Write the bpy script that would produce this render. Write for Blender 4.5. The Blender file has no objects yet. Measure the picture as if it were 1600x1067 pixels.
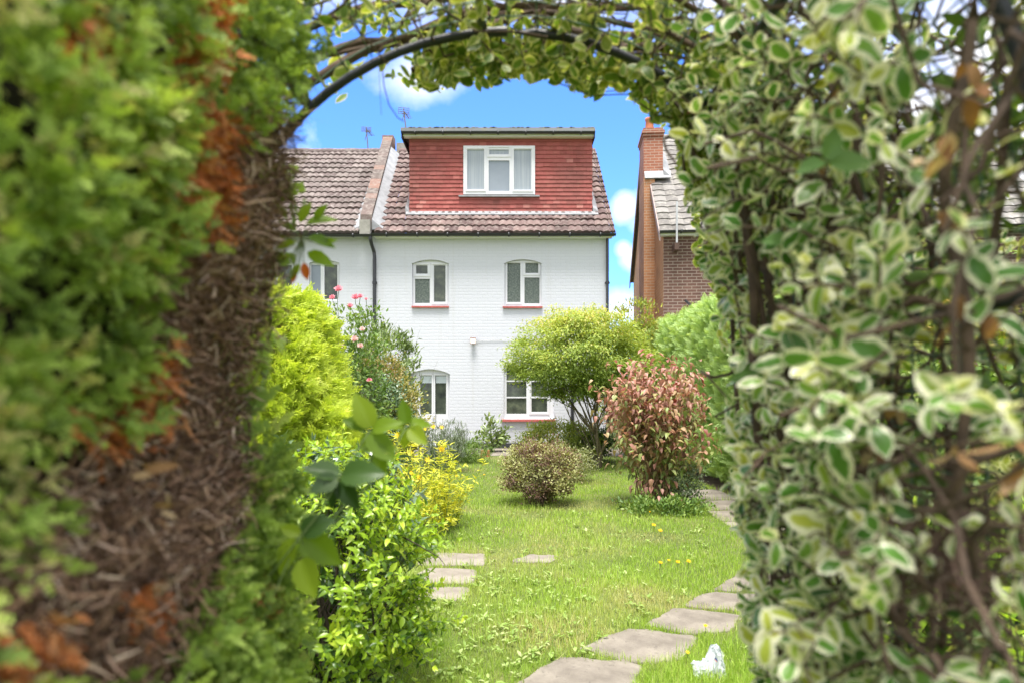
import bpy, math, random
import numpy as np
from mathutils import Vector
R = math.radians
C = bpy.context.scene.collection
S = bpy.context.scene
rng = np.random.default_rng(7)
random.seed(7)

# ------------------------------------------------------------------ camera, sky, sun, exposure
F = 1067.0                      # focal length in pixels of the 1600-wide photograph (24 mm)
EYE = 1.5
HOR = 603.0
cd = bpy.data.cameras.new('camera'); cam = bpy.data.objects.new('camera', cd); C.objects.link(cam)
cam.location = (0, 0, EYE); cam.rotation_euler = (R(90), 0, 0)
cd.lens = 24; cd.sensor_width = 36; cd.shift_y = (HOR-533.5)/1600
cd.clip_start = 0.02; cd.clip_end = 2000
cd.dof.use_dof = True; cd.dof.focus_distance = 7.0; cd.dof.aperture_fstop = 2.8
S.camera = cam
S.view_settings.view_transform = 'Standard'; S.view_settings.look = 'None'
S.view_settings.exposure = 1.38; S.view_settings.gamma = 1
S.cycles.max_bounces = 8; S.cycles.diffuse_bounces = 4; S.cycles.glossy_bounces = 2
S.cycles.transmission_bounces = 4; S.cycles.transparent_max_bounces = 4
S.cycles.caustics_reflective = False; S.cycles.caustics_refractive = False
S.cycles.sample_clamp_indirect = 6.0
S.cycles.use_denoising = True

SUN_EL, SUN_AZ = 74, 186        # azimuth clockwise from +Y (the view direction)
sx, sy = math.sin(R(SUN_AZ)), math.cos(R(SUN_AZ))
tosun = Vector((math.cos(R(SUN_EL))*sx, math.cos(R(SUN_EL))*sy, math.sin(R(SUN_EL))))
sd = bpy.data.lights.new('sun', 'SUN'); sun = bpy.data.objects.new('sun', sd); C.objects.link(sun)
sd.energy = 3.2; sd.angle = R(20); sd.color = (1.0, 0.95, 0.87)
sun.rotation_euler = (-tosun).to_track_quat('-Z', 'Y').to_euler(); sun.location = (-1, -7, 15)

W = bpy.data.worlds.new('World'); S.world = W; W.use_nodes = True
nt = W.node_tree; nt.nodes.clear()
def wmath(op, a, b=None, clamp=False):
    n = nt.nodes.new('ShaderNodeMath'); n.operation = op; n.use_clamp = clamp
    for i, v in enumerate((a, b)):
        if v is None: continue
        if isinstance(v, (int, float)): n.inputs[i].default_value = v
        else: nt.links.new(v, n.inputs[i])
    return n.outputs[0]
sky = nt.nodes.new('ShaderNodeTexSky'); sky.sky_type = 'NISHITA'; sky.sun_disc = False
sky.sun_elevation = R(SUN_EL); sky.sun_rotation = R(SUN_AZ); sky.air_density = 1.0; sky.dust_density = 0.3; sky.ozone_density = 2.5
tc = nt.nodes.new('ShaderNodeTexCoord')
nz = nt.nodes.new('ShaderNodeTexNoise'); nz.inputs['Scale'].default_value = 5.5; nz.inputs['Detail'].default_value = 8; nz.inputs['Roughness'].default_value = 0.58
nt.links.new(tc.outputs['Generated'], nz.inputs['Vector'])
nzb = nt.nodes.new('ShaderNodeTexNoise'); nzb.inputs['Scale'].default_value = 16; nzb.inputs['Detail'].default_value = 6
nt.links.new(tc.outputs['Generated'], nzb.inputs['Vector'])
nzz = wmath('ADD', wmath('MULTIPLY', wmath('SUBTRACT', nz.outputs[0], 0.5), 2.2), wmath('MULTIPLY', wmath('SUBTRACT', nzb.outputs[0], 0.5), 1.0))
sep = nt.nodes.new('ShaderNodeSeparateXYZ'); nt.links.new(tc.outputs['Generated'], sep.inputs[0])
dens = None
# clouds: where each heap stands in the sky, its half-size and softness
for (dx, dy, dz, sxx, szz, soft) in [(-.135, 1, .45, .075, .035, 1.3), (.168, 1, .262, .026, .028, .9), (.21, 1, .262, .045, .05, .9), (.163, 1, .20, .014, .015, 1.1), (.185, 1, .19, .03, .02, 1.0), (.16, 1, .11, .12, .03, 1.2),
                                      (.7, 1, .3, .35, .3, .5), (-.7, 1, .3, .3, .3, .5), ]:
    v = Vector((dx, dy, dz)).normalized()
    ax = wmath('MULTIPLY', wmath('SUBTRACT', sep.outputs[0], v.x), 1/sxx)
    az = wmath('MULTIPLY', wmath('SUBTRACT', sep.outputs[2], v.z), 1/szz)
    ay = wmath('MULTIPLY', wmath('SUBTRACT', sep.outputs[1], v.y), 1/max(sxx, .3))
    r2 = wmath('ADD', wmath('ADD', wmath('MULTIPLY', ax, ax), wmath('MULTIPLY', az, az)), wmath('MULTIPLY', ay, ay))
    m = wmath('ADD', wmath('SUBTRACT', 1.0, wmath('SQRT', r2)), wmath('MULTIPLY', nzz, (1.0 if dz > .4 else .95) if sxx < .2 else .8))
    m = wmath('MULTIPLY', m, 1/soft, True)
    dens = m if dens is None else wmath('MAXIMUM', dens, m)
# broken cloud bank, added mostly unseen overhead and behind the viewer to whiten light
gb_ = wmath('SUBTRACT', sep.outputs[2], wmath('MULTIPLY', sep.outputs[1], .5))
bank = wmath('MULTIPLY', wmath('ADD', wmath('SUBTRACT', gb_, -.005), wmath('MULTIPLY', nzz, .09)), 9, True)
dens = wmath('MAXIMUM', dens, bank)
tint = nt.nodes.new('ShaderNodeMix'); tint.data_type = 'RGBA'; tint.blend_type = 'MULTIPLY'; tint.inputs['Factor'].default_value = 1
nt.links.new(sky.outputs[0], tint.inputs['A']); tint.inputs['B'].default_value = (.40, .65, 1.14, 1)
mx = nt.nodes.new('ShaderNodeMix'); mx.data_type = 'RGBA'
nt.links.new(wmath('MULTIPLY', dens, 0.96), mx.inputs['Factor']); nt.links.new(tint.outputs['Result'], mx.inputs['A'])
mx.inputs['B'].default_value = (4.4, 4.4, 4.5, 1)
bg = nt.nodes.new('ShaderNodeBackground'); bg.inputs['Strength'].default_value = 0.15
nt.links.new(mx.outputs['Result'], bg.inputs['Color'])
wo = nt.nodes.new('ShaderNodeOutputWorld'); nt.links.new(bg.outputs[0], wo.inputs['Surface'])

# ------------------------------------------------------------------ helpers
def Wp(px, py, D):               # point at distance D seen at this place of the photograph
    return np.array(((px-800)/F*D, D, EYE+(HOR-py)/F*D))
def G(px, py):                   # point of the ground
    D = EYE*F/(py-HOR); return np.array(((px-800)/F*D, D, 0.0))
def proj(P):
    P = np.asarray(P); return 800+P[..., 0]/P[..., 1]*F, HOR-(P[..., 2]-EYE)/P[..., 1]*F

def tag(o, label=None, cat=None, group=None, kind=None):
    if label: o['label'] = label
    if cat: o['category'] = cat
    if group: o['group'] = group
    if kind: o['kind'] = kind
    return o
def thing(name, label, cat, loc=(0, 0, 0), group=None):
    o = bpy.data.objects.new(name, None); C.objects.link(o); o.location = [float(v) for v in loc]; o.empty_display_size = .1
    return tag(o, label, cat, group)
def wloc(o):
    v = np.zeros(3)
    while o is not None: v += np.array(o.location); o = o.parent
    return v
def mesh(name, V, blocks, mat, parent=None, attrs=None, smooth=False, loc=None):
    """V (n,3) in world space; blocks: list of (m,k) index arrays; the object is placed under parent (origin at the parent's base)."""
    V = np.asarray(V, dtype=np.float64).reshape(-1, 3)
    if not isinstance(blocks, list): blocks = [blocks]
    off = wloc(parent) if parent is not None else np.array(loc if loc is not None else (0, 0, 0), dtype=float)
    me = bpy.data.meshes.new(name)
    blocks = [np.asarray(b, dtype=np.int32) for b in blocks if len(b)]
    tot = np.concatenate([np.full(len(b), b.shape[1], dtype=np.int32) for b in blocks])
    idx = np.concatenate([b.ravel() for b in blocks])
    me.vertices.add(len(V)); me.vertices.foreach_set('co', (V-off).astype(np.float32).ravel())
    me.loops.add(len(idx)); me.loops.foreach_set('vertex_index', idx)
    me.polygons.add(len(tot)); me.polygons.foreach_set('loop_start', np.concatenate(([0], np.cumsum(tot)[:-1])).astype(np.int32))
    me.polygons.foreach_set('loop_total', tot)
    me.polygons.foreach_set('use_smooth', np.full(len(tot), bool(smooth)))
    for k, a in (attrs or {}).items():
        a = np.asarray(a, dtype=np.float32)
        if a.ndim == 1: me.attributes.new(k, 'FLOAT', 'POINT').data.foreach_set('value', a)
        else: me.attributes.new(k, 'FLOAT_VECTOR', 'POINT').data.foreach_set('vector', a.ravel())
    me.update(calc_edges=True)
    me.materials.append(mat)
    o = bpy.data.objects.new(name, me); C.objects.link(o)
    if parent is not None: o.parent = parent
    elif loc is not None: o.location = loc
    return o
class MB:                        # collects shapes that become ONE mesh
    def __init__(s): s.V = []; s.B = {}; s.n = 0; s.A = {}
    def add(s, V, F_, **attrs):
        V = np.asarray(V, dtype=float).reshape(-1, 3)
        for f in (F_ if isinstance(F_, list) else [F_]):
            f = np.asarray(f, dtype=int)
            if f.ndim == 1: f = f[None]
            s.B.setdefault(f.shape[1], []).append(f+s.n)
        for k in set(s.A) | set(attrs):
            a = attrs.get(k, 0.0); a = np.asarray(a, dtype=float)
            if a.ndim == 0: a = np.full(len(V), float(a))
            s.A.setdefault(k, []).append(a)
        s.V.append(V); s.n += len(V); return s
    def box(s, a, b, **k):
        (x0, y0, z0), (x1, y1, z1) = a, b
        V = [(x0, y0, z0), (x1, y0, z0), (x1, y1, z0), (x0, y1, z0), (x0, y0, z1), (x1, y0, z1), (x1, y1, z1), (x0, y1, z1)]
        return s.add(V, [(0, 3, 2, 1), (4, 5, 6, 7), (0, 1, 5, 4), (1, 2, 6, 5), (2, 3, 7, 6), (3, 0, 4, 7)], **k)
    def hexa(s, V, **k):         # eight corners, bottom ring then top ring
        return s.add(V, [(0, 3, 2, 1), (4, 5, 6, 7), (0, 1, 5, 4), (1, 2, 6, 5), (2, 3, 7, 6), (3, 0, 4, 7)], **k)
    def bar(s, p, q, w, h=None, **k):   # a straight square bar
        p, q = np.array(p, float), np.array(q, float); h = h or w
        d = (q-p)/np.linalg.norm(q-p); u = np.cross(d, (0, 0, 1));
        if np.linalg.norm(u) < 1e-3: u = np.array((1., 0, 0))
        u /= np.linalg.norm(u); v = np.cross(d, u)
        ring = [(-1, -1), (1, -1), (1, 1), (-1, 1)]
        return s.hexa([c+u*a*w/2+v*b*h/2 for c in (p, q) for a, b in ring], **k)
    def tube(s, pts, r, n=6, cap=True, **k):
        P = np.asarray(pts, float); m = len(P); r = np.full(m, r) if np.ndim(r) == 0 else np.asarray(r)
        T = np.gradient(P, axis=0); T /= np.linalg.norm(T, axis=1)[:, None]+1e-12
        up = np.array((0.31, 0.22, 0.93)) if abs(T[0] @ np.array((0.31, .22, .93))) < .9 else np.array((1., 0, 0))
        U = np.cross(T, up); U /= np.linalg.norm(U, axis=1)[:, None]+1e-12; Vv = np.cross(T, U)
        a = np.arange(n)*2*math.pi/n
        V = P[:, None]+r[:, None, None]*(U[:, None]*np.cos(a)[None, :, None]+Vv[:, None]*np.sin(a)[None, :, None])
        i, j = np.meshgrid(np.arange(m-1), np.arange(n), indexing='ij'); i = i.ravel(); j = j.ravel(); j2 = (j+1) % n
        Fq = np.stack((i*n+j, i*n+j2, (i+1)*n+j2, (i+1)*n+j), 1)
        s.add(V.reshape(-1, 3), Fq, **k)
        return s
    def lathe(s, c, prof, n=16, **k):     # prof: (radius, z) pairs about a vertical axis through c
        a = np.arange(n)*2*math.pi/n; m = len(prof)
        V = np.array([(c[0]+r*math.cos(t), c[1]+r*math.sin(t), c[2]+z) for r, z in prof for t in a])
        i, j = np.meshgrid(np.arange(m-1), np.arange(n), indexing='ij'); i = i.ravel(); j = j.ravel(); j2 = (j+1) % n
        return s.add(V, np.stack((i*n+j, i*n+j2, (i+1)*n+j2, (i+1)*n+j), 1), **k)
    def grid(s, P, **k):         # P (a,b,3)
        a, b = P.shape[:2]; i, j = np.meshgrid(np.arange(a-1), np.arange(b-1), indexing='ij'); i = i.ravel(); j = j.ravel()
        return s.add(P.reshape(-1, 3), np.stack((i*b+j, i*b+j+1, (i+1)*b+j+1, (i+1)*b+j), 1), **k)
    def build(s, name, mat, parent=None, smooth=False, loc=None):
        V = np.concatenate(s.V)
        return mesh(name, V, [np.concatenate(b) for b in s.B.values()], mat, parent, {k: np.concatenate([np.atleast_1d(x) for x in a]) for k, a in s.A.items()}, smooth, loc)

def unit(v):
    v = np.asarray(v, float); return v/(np.linalg.norm(v, axis=-1, keepdims=True)+1e-12)
def rnd_dirs(n):
    return unit(rng.normal(size=(n, 3)))
def curve(p, q, sag=0.0, wob=0.0, m=8):
    p, q = np.array(p, float), np.array(q, float); t = np.linspace(0, 1, m)[:, None]
    P = p+(q-p)*t; P[:, 2] += sag*np.sin(math.pi*t[:, 0])
    if wob:
        for k in (1, 2, 3):
            P += wob/k*np.sin(math.pi*k*t)*rng.normal(size=(1, 3))
    return P

# ---- leaf templates: verts (x across, y along 0..1, z up), faces, edge attribute (0 middle .. 1 margin)
def leaf_tpl(nl=5, nw=4, width=.55, peak=.5, tip=.9, fold=.12, curl=-.15, tooth=0):
    t = np.linspace(0, 1, nl+1); u = np.linspace(-1, 1, nw+1)
    w = np.sin(math.pi*t**(math.log(.5)/math.log(peak)))**tip*width/2; w = np.maximum(w, .012)
    if tooth: w = w*(1+tooth*np.where(np.arange(nl+1) % 2, 1, -1)*(np.arange(nl+1) < nl)*(np.arange(nl+1) > 0))
    V = np.array([(w[i]*u[j], t[i]+ (0 if i in (0, nl) else -abs(u[j])*.03), fold*abs(u[j])*w[i]*2+curl*t[i]**2) for i in range(nl+1) for j in range(nw+1)])
    F_ = np.array([(i*(nw+1)+j, i*(nw+1)+j+1, (i+1)*(nw+1)+j+1, (i+1)*(nw+1)+j) for i in range(nl) for j in range(nw)])
    e = np.array([max(abs(u[j]), 1-4.5*min(t[i], 1-t[i]) if min(t[i], 1-t[i]) < .2 else 0) for i in range(nl+1) for j in range(nw+1)])
    return V, F_, np.clip(e, 0, 1)
T_EUON = leaf_tpl(6, 6, .64, .58, .6, .07, -.20)
T_EUON2 = leaf_tpl(6, 6, .60, .6, .6, .30, .10)
T_OVAL = leaf_tpl(4, 2, .5, .5, .8, .2, -.18)
T_LANCE = leaf_tpl(4, 2, .30, .42, .9, .25, -.25)
T_DOG = leaf_tpl(4, 2, .52, .45, 1.0, .35, -.30)
T_BRAM = leaf_tpl(12, 6, .66, .42, .75, .16, -.14, .06)
T_MINI = leaf_tpl(2, 2, .55, .5, .8, .25, -.15)
T_BLADE = (np.array([(-.5, 0, 0), (.5, 0, 0), (.33, .55, .12), (-.33, .55, .12), (0, 1, .42)]), [np.array([(0, 1, 2, 3)]), np.array([(3, 2, 4)])], np.array([0, 0, .5, .5, 1.]))
def spray_tpl(k=7, tw=.42, wd=.055, sub=False, lift=.1):
    V, Fq, e = [], [], []
    def strip(p, q, w, e0, e1):
        p, q = np.array(p, float), np.array(q, float); d = unit(q-p); n = unit(np.cross(d, (0, 0, 1)))
        b = len(V); m = p*.45+q*.55
        V.extend([p, m-n*w, q, m+n*w]); Fq.append((b, b+1, b+2, b+3)); e.extend([e0, (e0+e1)/2, e1, (e0+e1)/2])
    strip((0, 0, 0), (0, 1, 0), wd*.7, 0, 1)
    for i in range(k):
        t = .06+.86*i/(k-1); L = tw*(1-.72*t)
        for s in (-1, 1):
            a = R(48-14*t)*s; b = (0, t, 0); z = lift*L*(1 if (i+s) % 3 else -1.4)
            q = (math.sin(a)*L, t+math.cos(a)*L, z); strip(b, q, wd, t*.5, .6+.4*t)
            if sub and L > .18:
                for f in (.35, .6):
                    for s2 in (-1, 1):
                        a2 = a+R(40)*s2; c = np.array(b)+(np.array(q)-np.array(b))*f; strip(c, c+np.array((math.sin(a2), math.cos(a2), .15))*L*.42, wd*.75, .5, .9)
    return np.array(V), np.array(Fq), np.array(e)
T_SPRAY = spray_tpl(7, .44, .05)
T_FINE = spray_tpl(6, .5, .05, True)
T_FEATH = spray_tpl(6, .52, .028, True, .16)
T_THICK = spray_tpl(7, .46, .075)

def scatter(mb_or_none, tpl, pos, along, normal, size, wid=1.0, curl=.25, rnd=None, tint=None):
    """Copies of a leaf template as arrays (V, blocks, attrs)."""
    V0, F0, e0 = tpl; F0 = F0 if isinstance(F0, list) else [F0]
    n = len(pos); y = unit(along); z = unit(normal-(normal*y).sum(1, keepdims=True)*y); x = np.cross(y, z)
    size = np.broadcast_to(np.asarray(size, float), (n,)); wid = np.broadcast_to(np.asarray(wid, float), (n,))
    c = rng.normal(0, curl, n) if curl else np.zeros(n)
    zz = V0[None, :, 2]+c[:, None]*V0[None, :, 1]**2
    V = pos[:, None]+size[:, None, None]*(x[:, None]*(V0[None, :, 0, None]*wid[:, None, None])+y[:, None]*V0[None, :, 1, None]+z[:, None]*zz[..., None])
    m = len(V0); o = (np.arange(n)*m)[:, None, None]
    blocks = [(f[None]+o).reshape(-1, f.shape[1]) for f in F0]
    rnd = rng.random(n) if rnd is None else np.asarray(rnd)
    at = {'rnd': np.repeat(rnd, m), 'edge': np.tile(e0, n)}
    at['tint'] = np.repeat(np.zeros(n) if tint is None else np.asarray(tint, float), m)
    return V.reshape(-1, 3), blocks, at
def leaves(name, mat, parent, *a, smooth=True, **k):
    V, b, at = scatter(None, *a, **k); return mesh(name, V, b, mat, parent, at, smooth)

# ------------------------------------------------------------------ materials
def newmat(name):
    m = bpy.data.materials.new(name); m.use_nodes = True; nt = m.node_tree
    return m, nt, nt.nodes['Principled BSDF']
def link(nt, a, b): nt.links.new(a, b)
def ramp(nt, fac, stops, interp='LINEAR'):
    r = nt.nodes.new('ShaderNodeValToRGB'); r.color_ramp.interpolation = interp; el = r.color_ramp.elements
    while len(el) > 1: el.remove(el[0])
    el[0].position = stops[0][0]; el[0].color = (*stops[0][1], 1)
    for p, c in stops[1:]: e = el.new(p); e.color = (*c, 1)
    link(nt, fac, r.inputs[0]); return r.outputs[0]
def noise(nt, scale, detail=4, rough=.55, coord='Object', stretch=None):
    tc = nt.nodes.new('ShaderNodeTexCoord'); n = nt.nodes.new('ShaderNodeTexNoise'); n.inputs['Scale'].default_value = scale
    n.inputs['Detail'].default_value = detail; n.inputs['Roughness'].default_value = rough
    if stretch:
        mp = nt.nodes.new('ShaderNodeMapping'); mp.inputs['Scale'].default_value = stretch; link(nt, tc.outputs[coord], mp.inputs[0]); link(nt, mp.outputs[0], n.inputs['Vector'])
    else: link(nt, tc.outputs[coord], n.inputs['Vector'])
    return n.outputs[0]
def mixc(nt, fac, a, b, mode='MIX'):
    m = nt.nodes.new('ShaderNodeMix'); m.data_type = 'RGBA'; m.blend_type = mode
    for s, v in (('Factor', fac), ('A', a), ('B', b)):
        if isinstance(v, (int, float)): m.inputs[s].default_value = v
        elif isinstance(v, tuple): m.inputs[s].default_value = (*v, 1)
        else: link(nt, v, m.inputs[s])
    return m.outputs['Result']
def attr(nt, name):
    a = nt.nodes.new('ShaderNodeAttribute'); a.attribute_name = name; return a
def mth(nt, op, a, b=0.0, clamp=False):
    n = nt.nodes.new('ShaderNodeMath'); n.operation = op; n.use_clamp = clamp
    for i, v in enumerate((a, b)):
        if isinstance(v, (int, float)): n.inputs[i].default_value = v
        else: link(nt, v, n.inputs[i])
    return n.outputs[0]
def bump(nt, bs, h, strength=.4, dist=.01):
    b = nt.nodes.new('ShaderNodeBump'); b.inputs['Strength'].default_value = strength; b.inputs['Distance'].default_value = dist
    link(nt, h, b.inputs['Height']); link(nt, b.outputs[0], bs.inputs['Normal']); return b
def plain(name, col, rough=.6, var=.15, scale=8, metal=0, bmp=.15):
    m, nt, bs = newmat(name); nz = noise(nt, scale)
    link(nt, ramp(nt, nz, [(.3, tuple(c*(1-var) for c in col)), (.7, tuple(min(1, c*(1+var)) for c in col))]), bs.inputs['Base Color'])
    bs.inputs['Roughness'].default_value = rough; bs.inputs['Metallic'].default_value = metal
    if bmp: bump(nt, bs, noise(nt, scale*12), bmp, .004)
    return m
def foliage(name, stops, rough=.5, trans=.35, edge=None, tint=None, spec=.4, edge_at=(.45, .7), tcol=(1.25, 1.2, .55), tipcol=None):
    """Leaf colour runs along `stops` from leaf to leaf; `edge` is the colour of a variegated margin."""
    m, nt, bs = newmat(name); a = attr(nt, 'rnd').outputs['Fac']
    col = ramp(nt, a, stops)
    if tipcol: col = mixc(nt, mth(nt, 'MULTIPLY', attr(nt, 'edge').outputs['Fac'], .7), col, tipcol)
    if edge:
        e = attr(nt, 'edge').outputs['Fac']; nz = noise(nt, 42, 4)
        e2 = mth(nt, 'ADD', mth(nt, 'ADD', e, mth(nt, 'MULTIPLY', mth(nt, 'SUBTRACT', nz, .5), 1.5)), mth(nt, 'MULTIPLY', mth(nt, 'SUBTRACT', a, .5), .28))
        f = nt.nodes.new('ShaderNodeMapRange'); f.inputs[1].default_value = edge_at[0]; f.inputs[2].default_value = edge_at[1]; link(nt, e2, f.inputs[0])
        col = mixc(nt, f.outputs[0], col, edge)
    if tint: col = mixc(nt, attr(nt, 'tint').outputs['Fac'], col, tint)
    link(nt, col, bs.inputs['Base Color']); bs.inputs['Roughness'].default_value = rough; bs.inputs['Specular IOR Level'].default_value = spec
    tr = nt.nodes.new('ShaderNodeBsdfTranslucent'); link(nt, mixc(nt, 1.0, col, tcol, 'MULTIPLY'), tr.inputs['Color'])
    ms = nt.nodes.new('ShaderNodeMixShader'); ms.inputs[0].default_value = trans
    link(nt, bs.outputs[0], ms.inputs[1]); link(nt, tr.outputs[0], ms.inputs[2]); link(nt, ms.outputs[0], nt.nodes['Material Output'].inputs['Surface'])
    return m
def brickmat(name, c1, c2, mortar, bw=.225, bh=.075, ms=.010, rough=.85, bstr=.5, wash=None, painted=False):
    m, nt, bs = newmat(name); at = attr(nt, 'buv')
    b = nt.nodes.new('ShaderNodeTexBrick'); b.inputs['Scale'].default_value = 1
    b.inputs['Brick Width'].default_value = bw; b.inputs['Row Height'].default_value = bh; b.inputs['Mortar Size'].default_value = ms; b.inputs['Mortar Smooth'].default_value = .3
    b.inputs['Color1'].default_value = (*c1, 1); b.inputs['Color2'].default_value = (*c2, 1); b.inputs['Mortar'].default_value = (*mortar, 1); b.inputs['Bias'].default_value = 0
    if painted:
        # painted brickwork is uneven: bend the courses slightly
        nv = nt.nodes.new('ShaderNodeTexNoise'); nv.inputs['Scale'].default_value = 6; link(nt, at.outputs['Vector'], nv.inputs['Vector'])
        va = nt.nodes.new('ShaderNodeVectorMath'); va.operation = 'MULTIPLY_ADD'; link(nt, nv.outputs['Color'], va.inputs[0]); va.inputs[1].default_value = (.03, .03, 0); link(nt, at.outputs['Vector'], va.inputs[2])
        link(nt, va.outputs[0], b.inputs['Vector'])
    else: link(nt, at.outputs['Vector'], b.inputs['Vector'])
    nz = noise(nt, 2.0); col = mixc(nt, .35, b.outputs['Color'], ramp(nt, nz, [(.35, tuple(c*.7 for c in c1)), (.65, tuple(min(1, c*1.25) for c in c2))]), 'MIX') if not painted else mixc(nt, mth(nt, 'MULTIPLY', nz, .25), b.outputs['Color'], tuple(c*.90 for c in c1))
    if painted:   # rain streaks and splashes of dirt at the foot of the wall
        sp = nt.nodes.new('ShaderNodeSeparateXYZ'); link(nt, at.outputs['Vector'], sp.inputs[0])
        mr = nt.nodes.new('ShaderNodeMapRange'); mr.inputs[1].default_value = .7; mr.inputs[2].default_value = .1; link(nt, sp.outputs[1], mr.inputs[0])
        n2 = ramp(nt, noise(nt, 3.5, 6), [(.52, (0, 0, 0)), (.72, (1, 1, 1))])
        col = mixc(nt, mth(nt, 'MULTIPLY', mth(nt, 'MULTIPLY', mr.outputs[0], n2), .5), col, (.42, .43, .38))
        n3 = ramp(nt, noise(nt, 1.2, 6, .6, stretch=(5, 1, .35)), [(.55, (0, 0, 0)), (.75, (1, 1, 1))])
        col = mixc(nt, mth(nt, 'MULTIPLY', n3, .30), col, (.44, .44, .42))
    link(nt, col, bs.inputs['Base Color']); bs.inputs['Roughness'].default_value = rough
    h = mth(nt, 'ADD', mth(nt, 'MULTIPLY', b.outputs['Fac'], -1.0), mth(nt, 'MULTIPLY', noise(nt, 30), .8))
    bump(nt, bs, h, bstr, .008); return m
def tilemat(name, stops, lichen=((.34, .30, .275), .62), rough=.85, lsc=9):
    m, nt, bs = newmat(name); col = ramp(nt, attr(nt, 'rnd').outputs['Fac'], stops)
    col = mixc(nt, mth(nt, 'MULTIPLY', ramp(nt, noise(nt, lsc, 6, .65), [(lichen[1]-.12, (0, 0, 0)), (lichen[1]+.08, (1, 1, 1))]), .65), col, lichen[0])
    col = mixc(nt, mth(nt, 'MULTIPLY', ramp(nt, noise(nt, 1.3, 5, .6), [(.45, (0, 0, 0)), (.7, (1, 1, 1))]), .35), col, (.06, .055, .045))
    link(nt, col, bs.inputs['Base Color']); bs.inputs['Roughness'].default_value = rough; bump(nt, bs, noise(nt, 60), .35, .004); return m

# ------------------------------------------------------------------ building materials
M = {}
M['white_brick'] = brickmat('painted_brick', (.56, .58, .64), (.545, .566, .627), (.535, .556, .617), .235, .077, .010, .7, .38, painted=True)
M['upvc'] = plain('white_plastic', (.66, .675, .715), .35, .03, 3, bmp=0)
M['whitewood'] = plain('white_paint', (.74, .75, .76), .5, .06, 5)
M['sill'] = plain('red_tile_sill', (.42, .10, .09), .55, .25, 12)
M['blackpl'] = plain('black_plastic', (.022, .024, .03), .35, .2, 6, bmp=0)
M['blackpaint'] = plain('black_plinth_paint', (.03, .032, .04), .6, .3, 6)
M['lead'] = plain('lead_flashing', (.25, .26, .28), .55, .22, 7, bmp=.4)
M['felt'] = tilemat('roof_felt', [(0, (.16, .17, .18)), (1, (.24, .25, .26))], ((.36, .30, .10), .68), lsc=6)
M['pantile'] = tilemat('concrete_tiles', [(0, (.07, .042, .042)), (.4, (.115, .073, .071)), (.75, (.155, .102, .097)), (1, (.21, .15, .14))])
M['pantile_grey'] = tilemat('weathered_tiles', [(0, (.095, .068, .066)), (.5, (.14, .107, .103)), (1, (.195, .16, .152))], ((.33, .295, .28), .6))
M['slate_tile'] = tilemat('grey_tiles', [(0, (.125, .118, .112)), (.5, (.175, .165, .16)), (1, (.235, .225, .215))], ((.40, .38, .34), .62))
M['hung_tile'] = tilemat('red_hung_tiles', [(0, (.235, .060, .053)), (.5, (.315, .082, .073)), (.9, (.365, .105, .094)), (1, (.42, .16, .14))], ((.34, .14, .10), .66))
M['coping'] = tilemat('coping_brick', [(0, (.085, .065, .06)), (.6, (.12, .088, .08)), (1, (.22, .12, .09))], ((.26, .23, .21), .56))
M['render'] = plain('grey_render', (.27, .262, .24), .9, .2, 9, bmp=.5)
M['brick_brown'] = brickmat('brown_brick', (.088, .042, .034), (.135, .068, .052), (.33, .27, .23), .225, .075, .011)
M['brick_orange'] = brickmat('orange_brick', (.40, .175, .080), (.48, .235, .115), (.50, .41, .32), .225, .075, .010)
M['brick_red'] = brickmat('red_brick', (.25, .085, .052), (.33, .125, .075), (.40, .34, .28), .225, .075, .010)
M['terracotta'] = plain('terracotta', (.42, .15, .08), .75, .2, 12)
M['metal'] = plain('grey_metal', (.45, .46, .48), .4, .1, 5, .3, 0)
M['aerial'] = plain('weathered_aluminium', (.12, .11, .11), .5, .3, 20, 0, 0)
def glassmat(name, stops, scale, rough, bst, stretch=None):
    m, nt, bs = newmat(name); nz = noise(nt, scale, 6, .6, stretch=stretch)
    link(nt, ramp(nt, nz, stops), bs.inputs['Base Color']); bs.inputs['Roughness'].default_value = rough; bs.inputs['Specular IOR Level'].default_value = .5
    if bst > .04: bump(nt, bs, noise(nt, scale*3 if bst > .2 else 1.2, 2), bst, .01)
    return m
M['glass'] = glassmat('window_glass', [(.3, (.028, .034, .034)), (.55, (.072, .088, .066)), (.75, (.15, .17, .115))], 5, .06, .0)  # mottled dark green stands in for trees and garden reflected in the panes
M['glass_obscure'] = glassmat('patterned_glass', [(.3, (.045, .062, .064)), (.5, (.10, .128, .112)), (.7, (.20, .24, .21))], 26, .22, .8)  # pattern mottling; its green also stands in for reflected trees
M['glass_blind'] = glassmat('glass_over_blind', [(.3, (.19, .23, .28)), (.7, (.26, .30, .36))], .9, .35, .03, (1, 1, 1))
M['glass_net'] = glassmat('glass_over_curtain', [(.38, (.26, .30, .35)), (.5, (.29, .33, .375)), (.62, (.33, .37, .41))], 6, .2, .03, (3.5, 1, .12))
M['blind'] = plain('pale_blind', (.50, .57, .60), .7, .08, 10)

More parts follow.
